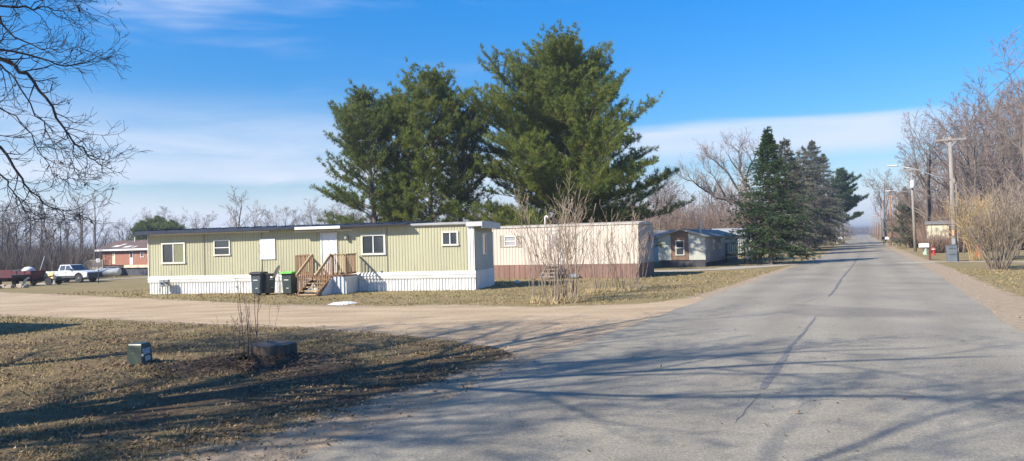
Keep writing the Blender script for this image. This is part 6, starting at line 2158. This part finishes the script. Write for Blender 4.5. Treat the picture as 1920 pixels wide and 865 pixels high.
# both sides of the road toward its end
def along(n, t0, t1, o0, o1, h0, h1, twigs, label, group, wid=(.9, 1.3)):
    for i in range(n):
        f = (i + rng.random()) / n
        tt = t0 * (t1 / t0) ** f
        p = rd(tt, rng.uniform(o0, o1))
        key = rng.choice('abcdef'); tw_ = rng.choice(twigs)
        hgt = rng.uniform(h0, h1)
        px = 960 + F * p.x / p.y
        t = wood_tree(key, tw_, px, p.y, 400, label, group, rng.uniform(0, 6.28))
        t.location = p; s = hgt / 10; w = rng.uniform(*wid); t.scale = (s * w, s * w, s)
along(30, 92, 600, 8.5, 17, 8, 12.5, (M_twig, M_twig2), 'bare tree beside the row of utility poles', 'bare trees along the right side of the road')
along(26, 130, 600, -17, -8, 8, 12, (M_twig, M_twig), 'bare tree beyond the spruces on the left of the road', 'bare trees along the left side of the road')

# brush and undergrowth that reads as one mass
def brush(name, regions, m, label, seed):
    g = np.random.default_rng(seed)
    Vs = []
    for (fn, n, h0, h1, w) in regions:
        P = fn(g, n)
        z = np.array([gz(x, y) for x, y in P])
        base = np.column_stack([P, z])
        K = 7
        base = np.repeat(base, K, 0)
        nn = len(base)
        L = g.uniform(h0, h1, n).repeat(K) * g.uniform(.4, 1.0, nn)
        d = np.column_stack([g.normal(0, .38, nn), g.normal(0, .38, nn), np.ones(nn)])
        d /= np.linalg.norm(d, axis=1)[:, None]
        start = base + d * (L * g.uniform(0, .45, nn))[:, None]
        a = g.uniform(0, np.pi, nn)
        q = np.column_stack([np.cos(a), np.sin(a), np.zeros(nn)]) * (w * g.uniform(.5, 1.4, nn))[:, None]
        bend = g.normal(0, .16, (nn, 3)) * L[:, None]
        Vs.append(np.stack([start - q, start + q, start + d * (L * .5)[:, None] + bend * .5 + q * .6, start + d * L[:, None] + bend], 1).reshape(-1, 3))
    V = np.concatenate(Vs)
    me = arr_mesh(name, V, np.arange(len(V)).reshape(-1, 4))
    tag(link_mesh(name, me, m), label, 'brush', kind='stuff')
def reg_px(px0, px1, Y0, Y1):
    def fn(g, n):
        px = g.uniform(px0, px1, n); Y = g.uniform(Y0, Y1, n)
        c = [ray(a, 445) for a in px]
        return np.column_stack([[v.x / v.y * y for v, y in zip(c, Y)], Y])
    return fn
def reg_rd(t0, t1, o0, o1):
    def fn(g, n):
        tt = t0 * (t1 / t0) ** g.random(n); o = g.uniform(o0, o1, n)
        return np.column_stack([tt * U.x + o * NR.x, tt * U.y + o * NR.y])
    return fn
M_brush = mat('brush_stems', (.15, .115, .095), (.095, .072, .06), scale=.25, rough=.95, c3=(.20, .155, .12), s3=1.2, f3=.56)
M_brush2 = mat('warm_brush_stems', (.25, .17, .125), (.18, .12, .09), scale=.25, rough=.95, c3=(.32, .24, .17), s3=1.2, f3=.56)
brush('undergrowth', [(reg_px(-160, 140, 84, 100), 6000, 2.0, 4.4, .022), (reg_px(-160, 420, 112, 150), 5000, 2.5, 5.5, .035), (reg_px(420, 900, 110, 160), 6000, 3, 6, .035)],
      M_brush, 'dark leafless undergrowth along the foot of the left wood', 1)
brush('thicket', [(reg_px(900, 1480, 95, 130), 9000, 3.0, 7.0, .03)], M_brush2, 'warm brown leafless thicket behind the beige and grey homes', 2)
brush('roadside_brush', [(reg_px(1785, 2000, 72, 100), 7000, 1.2, 3.6, .022), (reg_px(1738, 1790, 70, 71.6), 700, .9, 1.9, .018), (reg_px(1735, 1785, 78, 100), 1500, 2.0, 4.0, .022), (reg_px(1700, 2000, 95, 125), 6000, 3, 6.5, .03), (reg_rd(95, 700, 8.5, 20), 8000, 2.0, 6.0, .04)], M_brush2, 'leafless brush filling the wood right of the road', 3)
brush('roadside_brush', [(reg_rd(135, 700, -20, -8.5), 7000, 2.0, 6.0, .04), (reg_rd(700, 1100, -45, -6), 3000, 3, 9, .12), (reg_rd(700, 1100, 6, 45), 3000, 3, 9, .12), (reg_rd(1100, 1300, -40, 40), 3000, 4, 12, .2)], M_brush, 'leafless brush along the far left of the road', 4)

# ---------------------------------------------------------------- shrubs and saplings
def shrub(name, label, loc, n, h, spread, r, m, seed, kids=(5, 3), leany=0.0, up=.04, rmin=.004, baser=.3, cat='shrub', lr=(.45, .5), group=None, ang=(24, 30), hvar=(.55, 1.0)):
    rg = random.Random(seed)
    t = thing(name, label, cat, loc, 0, group)
    mb = MB()
    for k in range(n):
        a = rg.uniform(0, 6.28)
        rr_ = baser * math.sqrt(rg.random())
        b = Vector((math.cos(a) * rr_, math.sin(a) * rr_, -.05))
        d = Vector((math.cos(a) * spread * rg.uniform(.2, 1.1), math.sin(a) * spread * rg.uniform(.2, 1.1), 1))
        s = branch_set(rg.randrange(1 << 30), h * rg.uniform(*hvar), r * rg.uniform(.6, 1.1), kids=kids, lrat=lr, ang=ang, first=(.3, .2), wob=(.05, .09, .1),
                       up=(up, .05, .03), lean=d, seg=(7, 4, 3), rmin=rmin, base=b, rr=(.6, .6), tipcut=.2)
        for pts, rad, l in s:
            mb.tube(pts, rad, (5, 4, 3)[min(l, 2)], cap=False)
    obj('stems', mb, m, t)
    return t
M_stem = mat('tan_stems', (.33, .255, .19), (.21, .16, .12), scale=3, rough=.85)
M_stemg = mat('grey_stems', (.25, .20, .145), (.17, .135, .10), scale=3, rough=.85)
pA = G(1046, 567)
shrub('shrub', 'tallest clump of bare tan stems before the beige mobile home, at the lane corner', pA, 26, 3.7, .30, .022, M_stem, 5, kids=(5, 3), baser=.55, rmin=.006)
shrub('shrub', 'loose bare shoots leaning left beside the tallest tan clump', G(1008, 566), 9, 2.6, .25, .015, M_stem, 6, kids=(3, 2), baser=.3, rmin=.005)
shrub('shrub', 'single-trunked bare bush with a leafless top right of the tallest tan clump', G(1078, 557), 4, 4.4, .16, .035, M_stem, 7, kids=(9, 4), baser=.1, rmin=.006, lr=(.36, .5), ang=(38, 38))
shrub('shrub', 'middle small clump of bare stems before the beige home, a dark stub at its foot', G(1121, 548), 12, 3.2, .26, .016, M_stem, 8, kids=(4, 3), baser=.35, rmin=.006)
shrub('shrub', 'right clump of bare stems before the corner of the beige home', G(1170, 545), 16, 3.1, .30, .017, M_stem, 9, kids=(4, 3), baser=.6, rmin=.006)
shrub('shrub', 'few thin stems rightmost of the bare clumps before the beige home', G(1202, 541), 5, 3.0, .2, .015, M_stem, 10, kids=(4, 3), baser=.15, rmin=.006)
# dry grass tussock collars under the clumps
def tussock(loc, n, h, rad, seed, label):
    g = np.random.default_rng(seed)
    a = g.uniform(0, 2 * np.pi, n); r_ = rad * np.sqrt(g.random(n))
    X = r_ * np.cos(a); Y = r_ * np.sin(a) * .7
    hh = h * g.uniform(.4, 1, n); l = g.normal(0, .45, (n, 2)) * hh[:, None]
    b = g.uniform(0, np.pi, n); w = .012
    V = np.stack([np.stack([X - np.cos(b) * w, Y - np.sin(b) * w, 0 * X], -1), np.stack([X + np.cos(b) * w, Y + np.sin(b) * w, 0 * X], -1), np.stack([X + l[:, 0], Y + l[:, 1], hh], -1)], 1).reshape(-1, 3)
    o = link_mesh('grass_tussock', arr_mesh('grass_tussock', V, np.arange(3 * n).reshape(-1, 3)), mat('straw', (.52, .42, .24), (.38, .29, .16), scale=3, rough=.85), None, loc)
    tag(o, label, 'grass', kind='stuff')
tussock(pA, 1500, .28, .95, 1, 'straw-coloured dead grass round the tallest tan clump')
tussock(G(1170, 545), 900, .22, .9, 2, 'straw-coloured dead grass round the right clump')
tussock(G(1121, 548), 500, .2, .5, 3, 'straw-coloured dead grass round the middle clump')

M_sap = mat('sapling_bark', (.13, .095, .08), (.19, .14, .115), scale=5, rough=.85)
shrub('sapling', 'thin bare saplings rising by the left side of the stump', G(462, 684), 9, 2.1, .12, .011, M_sap, 21, kids=(3, 2), baser=.22, rmin=.0025, cat='saplings', lr=(.28, .4), hvar=(.35, 1.0))
shrub('sapling', 'low thin bare shoots further left of the stump', G(436, 676), 7, 1.0, .3, .006, M_sap, 22, kids=(2, 2), baser=.2, rmin=.002, cat='saplings', lr=(.3, .4))
shrub('sapling', 'slanting thin shoots leaning right beside the stump', G(492, 682), 5, 1.15, .4, .007, M_sap, 24, kids=(2, 1), baser=.12, rmin=.0022, cat='saplings', lr=(.3, .4))

# the big bare shrub at the right edge
pR = G(1872, 506)
shrub('shrub', 'wide vase-shaped bare shrub at the right edge of the photo', pR, 60, 4.3, .62, .024, M_stemg, 31, kids=(6, 4), baser=.45, rmin=.008, lr=(.42, .5), up=.03, hvar=(.6, 1.0))
M_gold = mat('golden_twigs', (.44, .305, .14), (.33, .235, .115), scale=1, rough=.8)
shrub('willow_shrub', 'golden-twigged willow shrub behind the wide bare shrub', at(1831, 50), 44, 4.0, .26, .018, M_gold, 33, kids=(9, 6), baser=.5, rmin=.009, lr=(.45, .5), ang=(30, 35))
shrub('willow_shrub', 'paler tan willow shrub right behind the golden one', at(1890, 54), 26, 5.2, .45, .03, M_twig3, 34, kids=(8, 5), baser=.6, rmin=.009, lr=(.45, .5), ang=(30, 35))

# ================================================================== AIR
hz_ = bpy.data.materials.new('haze'); hz_.use_nodes = True
nd, lk = hz_.node_tree.nodes, hz_.node_tree.links
nd.remove(nd['Principled BSDF'])
pv = nd.new('ShaderNodeVolumePrincipled')
pv.inputs['Color'].default_value = (.80, .88, 1.0, 1)
pv.inputs['Density'].default_value = HAZE
pv.inputs['Anisotropy'].default_value = .3
lk.new(pv.outputs[0], nd['Material Output'].inputs['Volume'])
if HAZE > 0:
    ho = obj('haze', MB().box(-1500, 1500, -60, 2800, -1.9, 24), hz_, loc=(0, 0, 0))
    tag(ho, kind='stuff')
    ho.visible_shadow = True
